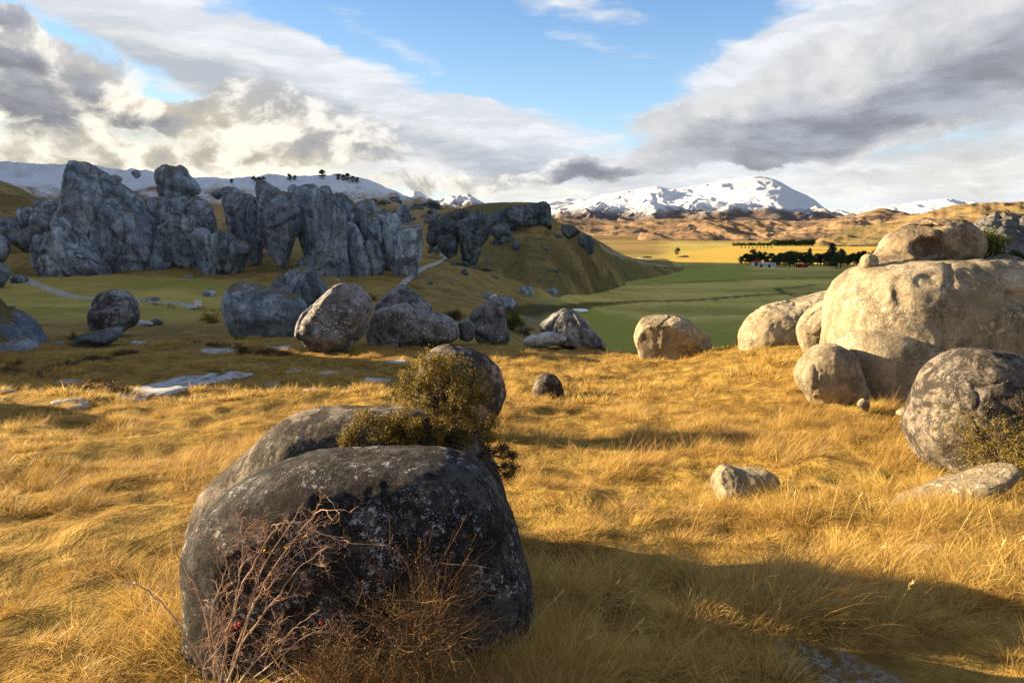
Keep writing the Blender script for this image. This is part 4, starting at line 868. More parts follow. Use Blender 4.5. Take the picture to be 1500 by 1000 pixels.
# ------------------------------------------------------------------ gravel paths laid over the turf
def strip(name, pix, w0, w1, mat, lift=.05, label=None, n=6, kind='structure'):
    pts = np.array([hit(a, b) for a, b in smooth_line(pix, n)]); V = []
    tn = np.gradient(pts[:, :2], axis=0); tn /= np.linalg.norm(tn, axis=1)[:, None] + 1e-9; nr = np.stack([-tn[:, 1], tn[:, 0]], -1)
    for i in range(len(pts)):
        w = w0 + (w1 - w0) * i / (len(pts) - 1); w *= 1 + .15 * math.sin(i * 2.1)
        for k in (-1, -.5, 0, .5, 1):
            x, y = pts[i, :2] + nr[i] * w * .5 * k; V.append((x, y, gz(x, y) + lift - (.12 if abs(k) == 1 else 0)))
    loc = V[0]; o = mesh_np(name, np.array(V) - np.array(loc), grid_faces(len(pts), 5), mat=M[mat], loc=loc)
    tag(o, kind=kind); return o
strip('path', [(40, 410), (55, 417), (80, 426), (110, 435), (150, 437), (190, 438), (225, 443), (260, 445), (278, 448), (284, 453)], 1.9, 1.5, 'path', .10)
strip('path', [(587, 420), (600, 408), (612, 399), (624, 392), (640, 386), (652, 378), (646, 372)], 1.3, 1.4, 'path', .25)
strip('path', [(563, 374), (578, 383), (596, 396)], .9, .9, 'path', .2)
strip('path', [(878, 360), (890, 367), (905, 374), (925, 381), (950, 387), (985, 391), (1030, 392)], 3.0, 2.6, 'track', .30)
# a fold in the slope is a darker strip of low scrub
# ------------------------------------------------------------------ stone chips below the towers
def chips(name, polys, n, s0, s1, seed):
    r = random.Random(seed); V = []; Fc = []
    oct_ = [(1, 0, 0), (-1, 0, 0), (0, 1, 0), (0, -1, 0), (0, 0, 1), (0, 0, -1)]; of = [(0, 2, 4), (2, 1, 4), (1, 3, 4), (3, 0, 4), (2, 0, 5), (1, 2, 5), (3, 1, 5), (0, 3, 5)]
    for k in range(n):
        (x, y, a, b) = polys[r.randrange(len(polys))]
        x += r.gauss(0, a); y += r.gauss(0, b); h = hit(x, y); s = r.uniform(s0, s1) * h[1] / 120
        i = len(V)
        for q in oct_: V.append((h[0] + q[0] * s * r.uniform(.7, 1.4), h[1] + q[1] * s * r.uniform(.7, 1.4), h[2] + s * .35 + q[2] * s * r.uniform(.4, .9)))
        Fc += [(i + a_, i + b_, i + c_) for a_, b_, c_ in of]
    V = np.array(V); loc = V[0].copy()
    o = mesh_np(name, V - loc, Fc, smooth=False, mat=M['chip'], loc=tuple(loc)); tag(o, 'scatter of small pale stone chips on the slope under the rock towers', 'scree', kind='stuff')
chips('scree', [(405, 375, 8, 8), (425, 392, 10, 7), (480, 408, 12, 6), (470, 402, 6, 5), (497, 410, 8, 4), (540, 360, 6, 8), (555, 378, 10, 5), (130, 420, 14, 4), (200, 424, 20, 5), (395, 370, 6, 6), (60, 372, 20, 8)], 520, .05, .15, 3)
for (x, y, w, l_) in [(845, 454, 1.7, 'small melting snow patch on the valley floor')]:
    h = hit(x, y); A = np.linspace(0, 2 * pi, 28, endpoint=False)
    V = [(0, 0, .30)] + [(w * 1.6 * cos(a) * (1 + .3 * sin(3 * a)), w * 1.2 * sin(a) * (1 + .25 * cos(2 * a)), -.3) for a in A] + [(w * 1.2 * cos(a) * (1 + .3 * sin(3 * a)), w * .9 * sin(a) * (1 + .25 * cos(2 * a)), .22) for a in A]
    Fc = [(0, 29 + i, 29 + (i + 1) % 28) for i in range(28)] + [(1 + i, 1 + (i + 1) % 28, 29 + (i + 1) % 28) for i in range(28)] + [(1 + i, 29 + (i + 1) % 28, 29 + i) for i in range(28)]
    o = mesh_np('snow_patch', V, Fc, mat=M['whitesnow'], loc=tuple(h)); tag(o, l_, 'snow patch')

# ------------------------------------------------------------------ tubes and leaves
class Tubes:
    def __init__(self): self.v = []; self.f = []
    def add(self, pts, rad, n=5):
        base = len(self.v); m = len(pts)
        for i, p in enumerate(pts):
            a = pts[max(i - 1, 0)]; b = pts[min(i + 1, m - 1)]
            t = Vector(b) - Vector(a); t = t.normalized() if t.length > 1e-9 else Vector((0, 0, 1))
            u = t.cross(Vector((.31, .95, .07))).normalized(); w = t.cross(u)
            r = rad[i] if isinstance(rad, (list, tuple)) else rad
            for k in range(n):
                an = 2 * pi * k / n; q = Vector(p) + (u * cos(an) + w * sin(an)) * r; self.v.append(q[:])
        for i in range(m - 1):
            for k in range(n):
                k2 = (k + 1) % n; self.f.append((base + i * n + k, base + i * n + k2, base + (i + 1) * n + k2, base + (i + 1) * n + k))
    def build(self, name, mat, parent=None):
        return mesh_np(name, self.v, self.f, mat=M[mat], parent=parent)
def leaves(centers, outw, n, spread, size, seed, asp=.5):
    """n small leaves round each centre: returns verts, quads, tint"""
    rs = np.random.RandomState(seed); C = np.repeat(np.asarray(centers, float), n, 0); m = len(C)
    C = C + rs.normal(size=(m, 3)) * spread
    d1 = rs.normal(size=(m, 3)); d1 /= np.linalg.norm(d1, axis=1)[:, None]
    d2 = np.cross(d1, rs.normal(size=(m, 3))); d2 /= np.linalg.norm(d2, axis=1)[:, None]
    s = size * rs.uniform(.6, 1.3, m)[:, None]
    V = np.stack([C - d1 * s, C + d2 * s * asp, C + d1 * s, C - d2 * s * asp], 1).reshape(-1, 3)
    Fq = np.arange(m * 4).reshape(-1, 4); t = np.repeat(np.clip(rs.normal(.5, .28, m), 0, 1), 4)
    return V, Fq, t
def leaf_obj(name, V, Fq, t, mat, parent=None):
    o = mesh_np(name, V, Fq, smooth=False, mat=M[mat], parent=parent); attr(o, 'tint', t); return o
def bough(T, p, d, ln, r, lev, rnd, tips, curl=.35, gravity=0.0, split=3, seg=5, shrink=.68):
    pts = [Vector(p)]; dd = Vector(d).normalized(); rad = [r]
    for k in range(seg):
        dd = (dd + Vector((rnd.gauss(0, curl), rnd.gauss(0, curl), rnd.gauss(0, curl) + gravity)) * .5).normalized()
        pts.append(pts[-1] + dd * ln / seg); rad.append(r * (1 - .5 * (k + 1) / seg))
    T.add(pts, rad, 5 if r > .004 else 4)
    if lev == 0: tips.append((pts[-1][:], dd[:])); tips.append((pts[len(pts) // 2][:], dd[:])); return
    for k in range(split):
        q = pts[rnd.randint(max(1, seg // 2), seg)] if k else pts[-1]
        nd = (dd + Vector((rnd.gauss(0, .75), rnd.gauss(0, .75), rnd.gauss(0, .6)))).normalized()
        bough(T, q, nd, ln * shrink * rnd.uniform(.8, 1.2), r * .55, lev - 1, rnd, tips, curl, gravity, split, seg, shrink)
# ------------------------------------------------------------------ trees: kinds, then copies
def conifer(kind, seed):
    r = random.Random(seed); root = empty('pine_tree', (0, 0, 0)); T = Tubes(); H = 13.0
    T.add([(0, 0, -.5), (.1, 0, H * .3), (0, .1, H * .7), (0, 0, H * .97)], [.38, .3, .16, .03], 7); C = []
    if kind == 'spire':
        for k in range(46):
            z = H * (.10 + .88 * k / 46); w = 2.7 * (1 - (z / H)) ** .8 + .15
            for j in range(5):
                a = r.uniform(0, 6.28); q = w * r.uniform(.5, 1.08); C.append((q * cos(a), q * sin(a), z - .25 * q + r.uniform(-.3, .3)))
                if j < 1: T.add([(0, 0, z), (q * cos(a), q * sin(a), z - .2 * q)], [.06, .02], 4)
    elif kind == 'round':
        for k in range(15):
            a = r.uniform(0, 6.28); z = H * r.uniform(.22, .86); w = 4.0 * math.sin(pi * min(1, (z / H) * .8 + .18)) * r.uniform(.3, .85)
            cx, cy = w * cos(a), w * sin(a); T.add([(0, 0, z * .7), (cx, cy, z)], [.12, .04], 4); sr = r.uniform(1.1, 1.9)
            for j in range(22):
                v = Vector((r.gauss(0, 1), r.gauss(0, 1), r.gauss(0, .7))).normalized() * sr * r.uniform(.5, 1); C.append((cx + v.x, cy + v.y, z + v.z))
        for j in range(20): C.append((r.gauss(0, .8), r.gauss(0, .8), H * r.uniform(.82, .98)))
    else:
        for k in range(9):
            a = r.uniform(0, 6.28); z = H * r.uniform(.35, .95); w = r.uniform(.8, 2.6)
            cx, cy = w * cos(a), w * sin(a); T.add([(0, 0, z * .6), (cx, cy, z)], [.12, .04], 4)
            for j in range(24): C.append((cx + r.gauss(0, .75), cy + r.gauss(0, .75), z + r.gauss(0, .6)))
    T.build('trunk', 'bark', root)
    V, Fq, t = leaves(C, None, 9, .30, .34, seed); leaf_obj('crown', V, Fq, t, 'pine', root); return root
def bare_tree(seed):
    r = random.Random(seed); root = empty('bare_tree', (0, 0, 0)); T = Tubes(); T.add([(0, 0, -.5), (.1, 0, 4), (0, .1, 8), (0, 0, 12)], [.25, .2, .12, .03], 6); T.build('trunk', 'deadwood', root)
    T = Tubes(); tips = []
    for k in range(22):
        z = 2.5 + 9 * k / 22; a = r.uniform(0, 6.28); bough(T, (0, 0, z), (cos(a), sin(a), 1.6), 3.2 * (1.1 - z / 13), .07, 2, r, tips, .2, .1, 3, 3)
    T.build('crown', 'deadwood', root); return root
def copy_tree(o, parent=None):
    c = o.copy(); COL.objects.link(c); c.parent = parent
    for ch in list(o.children): copy_tree(ch, c)
    return c
KINDS = {'spire': [conifer('spire', 1), conifer('spire', 2)], 'round': [conifer('round', 3), conifer('round', 4), conifer('round', 8)], 'open': [conifer('open', 5)], 'bare': [bare_tree(6)]}
used = set(); tr = random.Random(11)
def plant(kind, px, base, top, label, group, d=None, wf=1.0):
    src = KINDS[kind][tr.randrange(len(KINDS[kind]))]
    o = src if src.name not in used else copy_tree(src)
    used.add(src.name)
    h = hit(px, base) if d is None else at(px, base, d)
    Ht = (base - top) / F * h[1] * 1.02
    o.location = tuple(h); s = Ht / 13.0; o.scale = (s * wf, s * wf, s); o.rotation_euler = (0, 0, tr.uniform(0, 6.28))
    tag(o, label, 'tree', group); return o
W1, W2, W3_ = 'tall dark conifers of the farm windbreak', 'dark conifers around the white shed', 'far hedge of conifers beyond the yellow field'
for i, (x, t, k, w) in enumerate([(1086, 378, 'round', 1.0), (1093, 371, 'round', 1.1), (1103, 365, 'round', 1.2), (1112, 368, 'round', 1.1), (1119, 369, 'round', 1.2), (1097, 375, 'round', 1.2)]):
    plant(k, x, 387, t, 'dark round crowned conifer in the clump left of the white shed', W2, wf=w)
for i, (x, t, k, w, b) in enumerate([(1134, 377, 'round', 1.4, 389), (1141, 373, 'round', 1.3, 390), (1150, 370, 'round', 1.2, 391), (1157, 367, 'round', 1.2, 391), (1164, 368, 'round', 1.1, 391), (1171, 369, 'round', .9, 388), (1178, 367, 'open', 1.0, 388), (1185, 364, 'spire', 1.3, 389),
     (1201, 373, 'open', 1.0, 388), (1210, 366, 'open', 1.0, 389), (1217, 357, 'spire', 1.6, 390), (1226, 369, 'round', 1.2, 394), (1231, 365, 'round', 1.0, 393), (1241, 374, 'round', 1.0, 391), (1249, 368, 'open', 1.0, 391), (1257, 369, 'round', 1.0, 391), (1264, 367, 'round', 1.0, 391), (1272, 370, 'round', 1.0, 390), (1281, 366, 'round', 1.1, 390)]):
    plant(k, x, b, t, {'round': 'dark broad conifer in the windbreak right of the white shed', 'spire': 'pointed dark conifer rising above the windbreak', 'open': 'loose crowned tree in the windbreak near the red shed'}[k], W1, wf=w)
for i in range(26):
    x = 1130 + i * 6.0 + tr.uniform(-1.5, 1.5); plant('round', x, 388, 373 + tr.uniform(-3, 2), 'lower dark conifer filling the windbreak between its taller trees', W1, wf=1.7)
for i in range(7): plant('round', 1085 + i * 6.2, 385.5, 374 + tr.uniform(-2, 2), 'lower dark conifer at the back of the clump by the white shed', W2, wf=1.6)
for x, t in [(1191, 372), (1197, 369), (1206, 372), (1174, 378), (1222, 371), (1236, 374)]:
    plant('bare', x, 389, t, 'bare leafless poplar among the dark conifers of the windbreak', 'bare poplars in the windbreak', wf=1.0)
for x, t in [(1452, 372), (1462, 368), (1474, 371), (1482, 366), (1491, 370), (1498, 374), (1508, 370), (1516, 373)]:
    plant('round', x, 394, t, 'dark conifer seen right of the giant boulder by the picture edge', 'conifers beyond the giant boulder', wf=1.1)
plant('round', 992, 374, 363, 'lone dark tree standing on the green field by some grey rocks', None, wf=1.3)
for i in range(44):
    x = 1074 + i * 2.7 + tr.uniform(-.8, .8); t = 357 - tr.uniform(.5, 2) if x < 1128 else 354 - tr.uniform(0, 3.5)
    plant('round', x, 361, t, 'small far conifer in the hedge beyond the yellow field', W3_, d=800, wf=1.7)
for i in range(9): plant('round', 1130 - i * 5.5, 364, 361.5, 'small far conifer in the hedge beyond the yellow field', W3_, d=760, wf=2)
for x, t, b in [(424, 255, 260), (432, 257, 260), (472, 249, 258), (496, 255, 260), (503, 256, 261), (509, 254, 261), (517, 258, 263), (524, 260, 264), (372, 258, 263), (386, 259, 263), (380, 260, 264), (340, 262, 265)]:
    plant('round', x, b + 4, t, 'dark tree on the skyline of the snowy hill', 'trees on the skyline of the snowy hill', wf=1.5)
for k_, L_ in KINDS.items():
    for s_ in L_:
        if s_.name not in used:
            for ch in list(s_.children): bpy.data.objects.remove(ch)
            bpy.data.objects.remove(s_)
# ------------------------------------------------------------------ farm buildings and pole
def boxm(name, x0, x1, y0, y1, z0, z1, mat, parent):
    bm = bmesh.new(); bmesh.ops.create_cube(bm, size=1)
    for v in bm.verts: v.co = ((x0 + x1) / 2 + v.co.x * (x1 - x0), (y0 + y1) / 2 + v.co.y * (y1 - y0), (z0 + z1) / 2 + v.co.z * (z1 - z0))
    me = bpy.data.meshes.new(name); bm.to_mesh(me); bm.free(); me.materials.append(M[mat]); o = bpy.data.objects.new(name, me); COL.objects.link(o); o.parent = parent; return o
def shed(name, label, px, base, wid, dep, eave, rise, wall, roof, rot=0.0, openings=3):
    h = hit(px, base); r = empty(name, tuple(h)); r.rotation_euler = (0, 0, rot); tag(r, label, 'shed')
    a = wid / 2; b = dep / 2
    V = [(-a, -b, -.3), (a, -b, -.3), (a, b, -.3), (-a, b, -.3), (-a, -b, eave), (a, -b, eave), (a, b, eave), (-a, b, eave), (-a, 0, eave + rise), (a, 0, eave + rise)]
    me = bpy.data.meshes.new('wall'); me.from_pydata(V, [], [(0, 1, 5, 4), (2, 3, 7, 6), (1, 2, 6, 9, 5), (3, 0, 4, 8, 7)]); me.materials.append(M[wall]); w = bpy.data.objects.new('wall', me); COL.objects.link(w); w.parent = r
    e = .35; t = .12; V = []
    for s in (-1, 1):
        V += [(-a - e, s * (b + e), eave - rise * e / b + .02), (a + e, s * (b + e), eave - rise * e / b + .02)]
    V += [(-a - e, 0, eave + rise + .03), (a + e, 0, eave + rise + .03)]; V = V + [(x, y, z + t) for x, y, z in V]
    Fc = [(0, 1, 5, 4), (3, 2, 4, 5), (6, 10, 11, 7), (9, 11, 10, 8), (0, 6, 7, 1), (2, 3, 9, 8), (0, 4, 10, 6), (4, 2, 8, 10), (1, 7, 11, 5), (5, 11, 9, 3)]
    me = bpy.data.meshes.new('roof'); me.from_pydata(V, [], Fc); me.materials.append(M[roof]); w = bpy.data.objects.new('roof', me); COL.objects.link(w); w.parent = r
    for k in range(openings):
        x = -a + wid * (k + .5) / openings; big = k % 2 == 0
        boxm('door' if big else 'window', x - (1.0 if big else .6), x + (1.0 if big else .6), -b - .05, -b + .05, 0 if big else 1.1, 2.2 if big else 2.0, 'glass', r)
    return r
shed('farm_house', 'small white farmhouse with a red roof at the left end of the long shed', 1107.5, 389, 4.6, 4, 2.1, 1.1, 'whitewall', 'redroof', .2, 2)
shed('long_shed', 'long low white shed with a blue grey iron roof in front of the windbreak', 1123, 391, 10.5, 5.5, 1.5, 1.3, 'whitewall', 'greyroof', -.25, 4)
shed('red_shed', 'low red shed under the trees right of the long white shed', 1174.5, 391.5, 6.5, 4, 1.4, 1.0, 'redroof', 'redroof', -.1, 3)
h = hit(1489, 402); pr = empty('power_pole', tuple(h)); T = Tubes(); T.add([(0, 0, -.5), (0, 0, 8.5)], [.16, .11], 8); T.build('pole', 'woodgrey', pr)
boxm('cross_arm', -1.1, 1.1, -.06, .06, 7.6, 7.75, 'woodgrey', pr); tag(pr, 'grey timber power pole beyond the giant boulder at the right edge', 'power pole')
# trail marker post
h = hit(291, 452); pr = empty('trail_marker', tuple(h)); T = Tubes(); T.add([(0, 0, -.2), (0, 0, 1.0)], [.09, .09], 8); T.build('post', 'woodgrey', pr)
boxm('sign_panel', -.42, .42, -.16, -.10, .35, 1.0, 'whitewall', pr); tag(pr, 'small pale trail marker at the right end of the gravel path', 'sign')

# ------------------------------------------------------------------ shrubs
def top_of(x, y):
    """height of whatever rock or ground is under this point"""
    bpy.context.view_layer.update(); dg = bpy.context.evaluated_depsgraph_get()
    ok, loc, *_ = S.ray_cast(dg, Vector((x, y, 5.0)), Vector((0, 0, -1))); return loc.z if ok else gz(x, y)
def shrub(name, label, cat, loc, stems, mat, leaf, per, spread, seed, ln, r0=.012, lev=3, split=3, up=.6, lean=(0, 0), bark='bark', group=None, grav=.0, curl=.35, wide=1.0, extra=(), asp=.5):
    r = random.Random(seed); root = empty(name, loc); T = Tubes(); tips = []
    for k in range(stems):
        a = 2 * pi * (k + r.random()) / stems
        bough(T, (r.uniform(-.03, .03), r.uniform(-.03, .03), 0), (cos(a) * wide + lean[0], sin(a) * wide + lean[1], up + r.uniform(0, .5)), ln * r.uniform(.7, 1.15), r0, lev, r, tips, curl, grav, split, 4, .72)
    for (o_, d_, l_) in extra: bough(T, o_, d_, l_, r0, lev, r, tips, curl, grav, split, 4, .72)
    T.build('branches', bark, root)
    if per:
        V, Fq, t = leaves([q[0] for q in tips], None, per, spread, leaf, seed, asp); leaf_obj('foliage', V, Fq, t, mat, root)
    tag(root, label, cat, group); return root
# the olive shrub rooted in the crack of the foreground boulder: ball on a leaning stem, low cushion, hanging spray, dark trailing branch
cr = at(628, 672, 6.0); crz = top_of(cr[0], cr[1]); base = Vector((cr[0], cr[1], crz - .06))
def clump_shrub():
    r = random.Random(77); root = empty('olive_shrub', base); T = Tubes(); main = []; dark = []
    def wp(px, py, d): return Vector(at(px, py, d)) - base
    def mass(cx, cy, d, a, b, c, n, out, src, rad=.014, sub=1):
        """many fine boughs reaching into an egg shaped mass"""
        ce = wp(cx, cy, d)
        for k in range(n):
            v = Vector((r.gauss(0, 1), r.gauss(0, 1), r.gauss(0, 1))).normalized() * r.uniform(.45, .92)
            q = ce + Vector((v.x * a, v.y * c, v.z * b)); s_ = Vector(src); m_ = s_.lerp(q, .5) + Vector((r.gauss(0, .04), r.gauss(0, .04), r.gauss(0, .03) - .02))
            T.add([s_, m_, q], [rad * .5, rad * .35, rad * .2], 4)
            t_ = []
            bough(T, q, (q - s_).normalized() if (q - s_).length > .01 else (0, 0, 1), a * .34, rad * .2, sub, r, t_, .4, .05, 3, 3, .8); out += t_
    k_ = 6.0 / F
    T.add([wp(628, 676, 6.0), wp(640, 640, 6.0), wp(655, 600, 6.0), wp(658, 565, 6.0)], [.03, .024, .018, .012], 7)
    T.add([wp(628, 676, 6.0), wp(600, 668, 5.95), wp(565, 655, 5.95)], [.02, .014, .01], 6)
    mass(650, 580, 6.0, 54 * k_, 48 * k_, .26, 58, main, wp(655, 600, 6.0))
    mass(616, 575, 6.0, 32 * k_, 18 * k_, .2, 13, main, wp(650, 600, 6.0))
    mass(692, 572, 6.0, 26 * k_, 26 * k_, .2, 12, main, wp(655, 600, 6.0))
    mass(640, 545, 6.0, 30 * k_, 22 * k_, .2, 16, main, wp(655, 590, 6.0))
    mass(660, 625, 5.95, 40 * k_, 32 * k_, .24, 34, main, wp(645, 640, 6.0))
    mass(700, 630, 6.0, 26 * k_, 26 * k_, .2, 14, main, wp(655, 640, 6.0))
    mass(545, 642, 5.95, 38 * k_, 34 * k_, .24, 46, main, wp(570, 665, 5.95))
    mass(590, 640, 5.95, 32 * k_, 32 * k_, .22, 34, main, wp(600, 668, 5.95))
    mass(645, 700, 5.45, 26 * k_, 26 * k_, .10, 18, main, wp(640, 675, 5.7))
    T.add([wp(660, 650, 6.0), wp(690, 665, 6.1), wp(715, 675, 6.1), wp(735, 690, 6.1)], [.014, .011, .008, .005], 5)
    mass(722, 660, 6.1, 20 * k_, 12 * k_, .10, 9, dark, wp(700, 668, 6.1)); mass(740, 684, 6.1, 17 * k_, 12 * k_, .10, 9, dark, wp(722, 678, 6.1)); mass(745, 662, 6.1, 10 * k_, 8 * k_, .06, 4, dark, wp(722, 665, 6.1))
    T.build('branches', 'bark', root)
    V, Fq, t = leaves([q[0] for q in main], None, 26, .022, .0105, 5, .5); leaf_obj('foliage', V, Fq, t, 'shrub', root)
    V, Fq, t = leaves([q[0] for q in dark], None, 24, .02, .008, 6, .55); o = leaf_obj('foliage', V, Fq, t, 'shrubbrown', root); o['label'] = 'dark brown trailing sprays on the right side'
    tag(root, 'bushy olive shrub growing from the crack of the split foreground boulder', 'shrub')
clump_shrub()
# thorny rose bush, bare, with a few red hips, at the lower left
def rose():
    r = random.Random(9); b0 = Vector(at(330, 1010, 3.9)); b0.z = gz(b0.x, b0.y); root = empty('rose_bush', b0); T = Tubes(); C = Tubes(); tips = []; hips = []
    def cane(P, rad, n):
        pts = [Vector(at(*p)) - b0 for p in P]; pts = [Vector(q) for q in smooth_line([p[:] for p in pts], 5)]
        for i in range(1, len(pts)): pts[i] += Vector((r.gauss(0, .005), r.gauss(0, .005), r.gauss(0, .005)))
        C.add(pts, [rad * (1 - .65 * i / len(pts)) for i in range(len(pts))], 6)
        for k in range(int(n * .62)):
            i = r.randint(len(pts) // 5, len(pts) - 2); dd = (pts[i + 1] - pts[i]).normalized()
            nd = (dd + Vector((r.gauss(0, .8), r.gauss(0, .6), r.gauss(0, .7)))).normalized()
            bough(T, pts[i], nd, r.uniform(.10, .24), rad * .32, 2, r, tips, .55, .02, 4, 5, .60)
    D0 = 4.0
    for (P, rad, n) in [
        ([(325, 1020, 3.95), (350, 940, 3.9), (390, 850, 3.9), (430, 790, 3.95), (470, 745, 4.0)], .008, 24),
        ([(330, 1020, 3.9), (345, 960, 3.85), (400, 880, 3.85), (440, 830, 3.9), (480, 800, 3.95)], .007, 20),
        ([(320, 1020, 3.95), (340, 900, 3.9), (370, 830, 3.9), (400, 780, 3.95), (420, 765, 4.0), (480, 785, 4.0), (520, 795, 3.95)], .007, 22),
        ([(335, 1020, 3.85), (380, 960, 3.8), (430, 920, 3.8), (470, 890, 3.85)], .006, 16),
        ([(340, 1020, 3.85), (400, 970, 3.8), (450, 930, 3.8), (500, 925, 3.8)], .005, 14),
        ([(315, 1020, 3.95), (310, 950, 3.9), (295, 880, 3.9), (270, 830, 3.95), (250, 790, 4.0)], .006, 14),
        ([(310, 1020, 3.9), (290, 960, 3.85), (250, 900, 3.85), (210, 860, 3.9), (170, 848, 3.95)], .007, 13),
        ([(320, 1020, 3.9), (335, 930, 3.85), (350, 850, 3.85), (355, 800, 3.9), (350, 760, 3.95)], .006, 20),
        ([(325, 1020, 3.85), (365, 900, 3.8), (380, 840, 3.85), (430, 760, 3.95), (445, 735, 4.0)], .006, 20),
        ([(315, 1030, 3.8), (300, 980, 3.75), (330, 930, 3.8), (300, 870, 3.8)], .005, 14),
        ([(330, 1030, 3.8), (420, 990, 3.7), (470, 960, 3.75), (490, 900, 3.8)], .005, 12),
        ([(325, 1020, 3.9), (310, 900, 3.95), (330, 830, 4.0), (310, 780, 4.05)], .005, 14)]: cane(P, rad, n)
    C.build('canes', 'cane', root); T.build('twigs', 'twig', root)
    for (x, y, d) in [(345, 916, 3.72), (351, 913, 3.74), (470, 912, 3.70), (338, 921, 3.75), (352, 923, 3.73)]:
        p = Vector(at(x, y, d)) - b0; v, f = unit_sphere(3); v = v.copy(); v[:, 2] *= 1.35
        o = mesh_np('rosehip', v * (.005 if x in (338, 352) else .0085), f, mat=M['hip'], parent=root, loc=p[:])
    for (x, y, d) in [(420, 800, 3.85), (380, 902, 3.75), (421, 929, 3.72), (402, 925, 3.75), (388, 742 + 60, 3.9)]:
        p = Vector(at(x, y, d)) - b0; V, Fq, t = leaves([(0, 0, 0)], None, 3, .006, .014, x); mesh_np('leaf', V, Fq, False, root, M['yleaf'], p[:])
    tag(root, 'bare thorny rose bush with reddish twigs and red hips before the split boulder', 'rose bush')
rose()
# dead weed thicket standing against the front of the boulder
b_ = Vector(at(622, 1075, 3.85)); b_.z = gz(b_.x, b_.y)
shrub('dry_weed', 'tangled dry brown weeds climbing the hollow in front of the split boulder', 'weed', b_, 46, 'shrubbrown', .006, 7, .02, 91, .46, .0035, 2, 4, 3.4, (0, .12), bark='drystem', curl=.22, wide=.55)
b_ = Vector(at(500, 1090, 3.7)); b_.z = gz(b_.x, b_.y)
shrub('dry_weed', 'lower tangle of dry weeds between the rose bush and the tall weeds', 'weed', b_, 30, 'shrubbrown', .006, 7, .02, 92, .26, .003, 2, 4, 2.2, (0, .1), bark='drystem', curl=.25, wide=.7)
# wiry yellow green bush at the right edge
b_ = Vector(at(1490, 690, 8.2)); b_.z = gz(b_.x, b_.y)
shrub('wiry_bush', 'wiry yellow green bush between the crusted boulder and the pale slab', 'bush', b_, 16, 'shrubyellow', .0095, 16, .03, 31, .50, .010, 3, 3, 1.0, (-.25, -.1), group=None, curl=.3, wide=.9)
# small bush behind the hollowed rock on the giant boulder
b_ = Vector(at(1440, 380, 17.2)); b_.z = top_of(b_.x, b_.y) - .05
shrub('cushion_bush', 'dark green bush on the giant boulder right of the hollowed rock', 'bush', b_, 10, 'shrubgreen', .028, 12, .06, 33, .32, .02, 3, 3, .8)
# little bushes of the middle ground
SB = 'low dark matted bushes in the middle ground'
for i, (x, y, h_, m_, l_) in enumerate([
    (312, 474, 22, 'shrubyellow', 'sunlit golden bush beside the leftmost middle row boulder'), (300, 470, 12, 'shrubyellow', 'small sunlit bush left of the golden bush'), (355, 520, 20, 'shrubbrown', 'dark round bush in front of the leftmost middle row boulder'), (352, 500, 14, 'shrubgreen', 'dark green bush below the leftmost middle row boulder'),
    (665, 470, 24, 'shrubbrown', 'brown bush behind the small round stone'), (672, 466, 16, 'shrubyellow', 'reddish sunlit bush beside the long low boulder'), (750, 484, 34, 'shrubgreen', 'upright dark bush right of the wedge shaped boulder'), (768, 488, 16, 'shrubbrown', 'thin brown bush between the wedge and the dome backed boulder'), (757, 476, 14, 'shrubbrown', 'low scrub behind the upright dark bush'),
    (133, 527, 12, 'shrubbrown', 'dark matted bush in the grass below the capped rock'), (110, 502, 20, 'shrubgreen', 'spiky dark bush at the left end of the capped rock foot'), (312, 506, 12, 'shrubbrown', 'grey brown bush near the bushes left of centre'), (190, 517, 8, 'shrubbrown', 'low mat of brown scrub right of the capped rock'), (240, 505, 7, 'shrubbrown', 'low scrub in the shaded grass'), (315, 545, 14, 'shrubyellow', 'dry yellow bush at the end of the largest slab'),
    (22, 535, 14, 'shrubbrown', 'brown scrub below the boulder cluster at the left edge'), (60, 545, 10, 'shrubbrown', 'low scrub right of the left edge cluster'), (500, 560, 7, 'shrubyellow', 'tuft of yellow scrub in the middle grass'), (840, 575, 9, 'shrubbrown', 'dark little scrub beside the small round boulder'), (592, 425, 8, 'shrubbrown', 'red brown bush at the path end'), (542, 440, 16, 'shrubbrown', 'red brown bush behind the lichened boulder'), (14, 452, 9, 'shrubbrown', 'dark tuft on top of the left edge boulders')]):
    h = hit(x, y); hh = h_ / F * h[1]
    z = h[2] - .05
    if (x, y) == (14, 452): h = at(14, 458, 38); z = top_of(h[0], h[1]) - .1; hh = .38
    per = 10; shrub('low_bush', l_, 'bush', (h[0], h[1], z), 9, m_, hh * .042, per, hh * .10, 60 + i, hh * .42, hh * .02, 2, 3, .55 if h_ < 18 else 1.0, group=SB, wide=1.3 if h_ < 18 else .8)
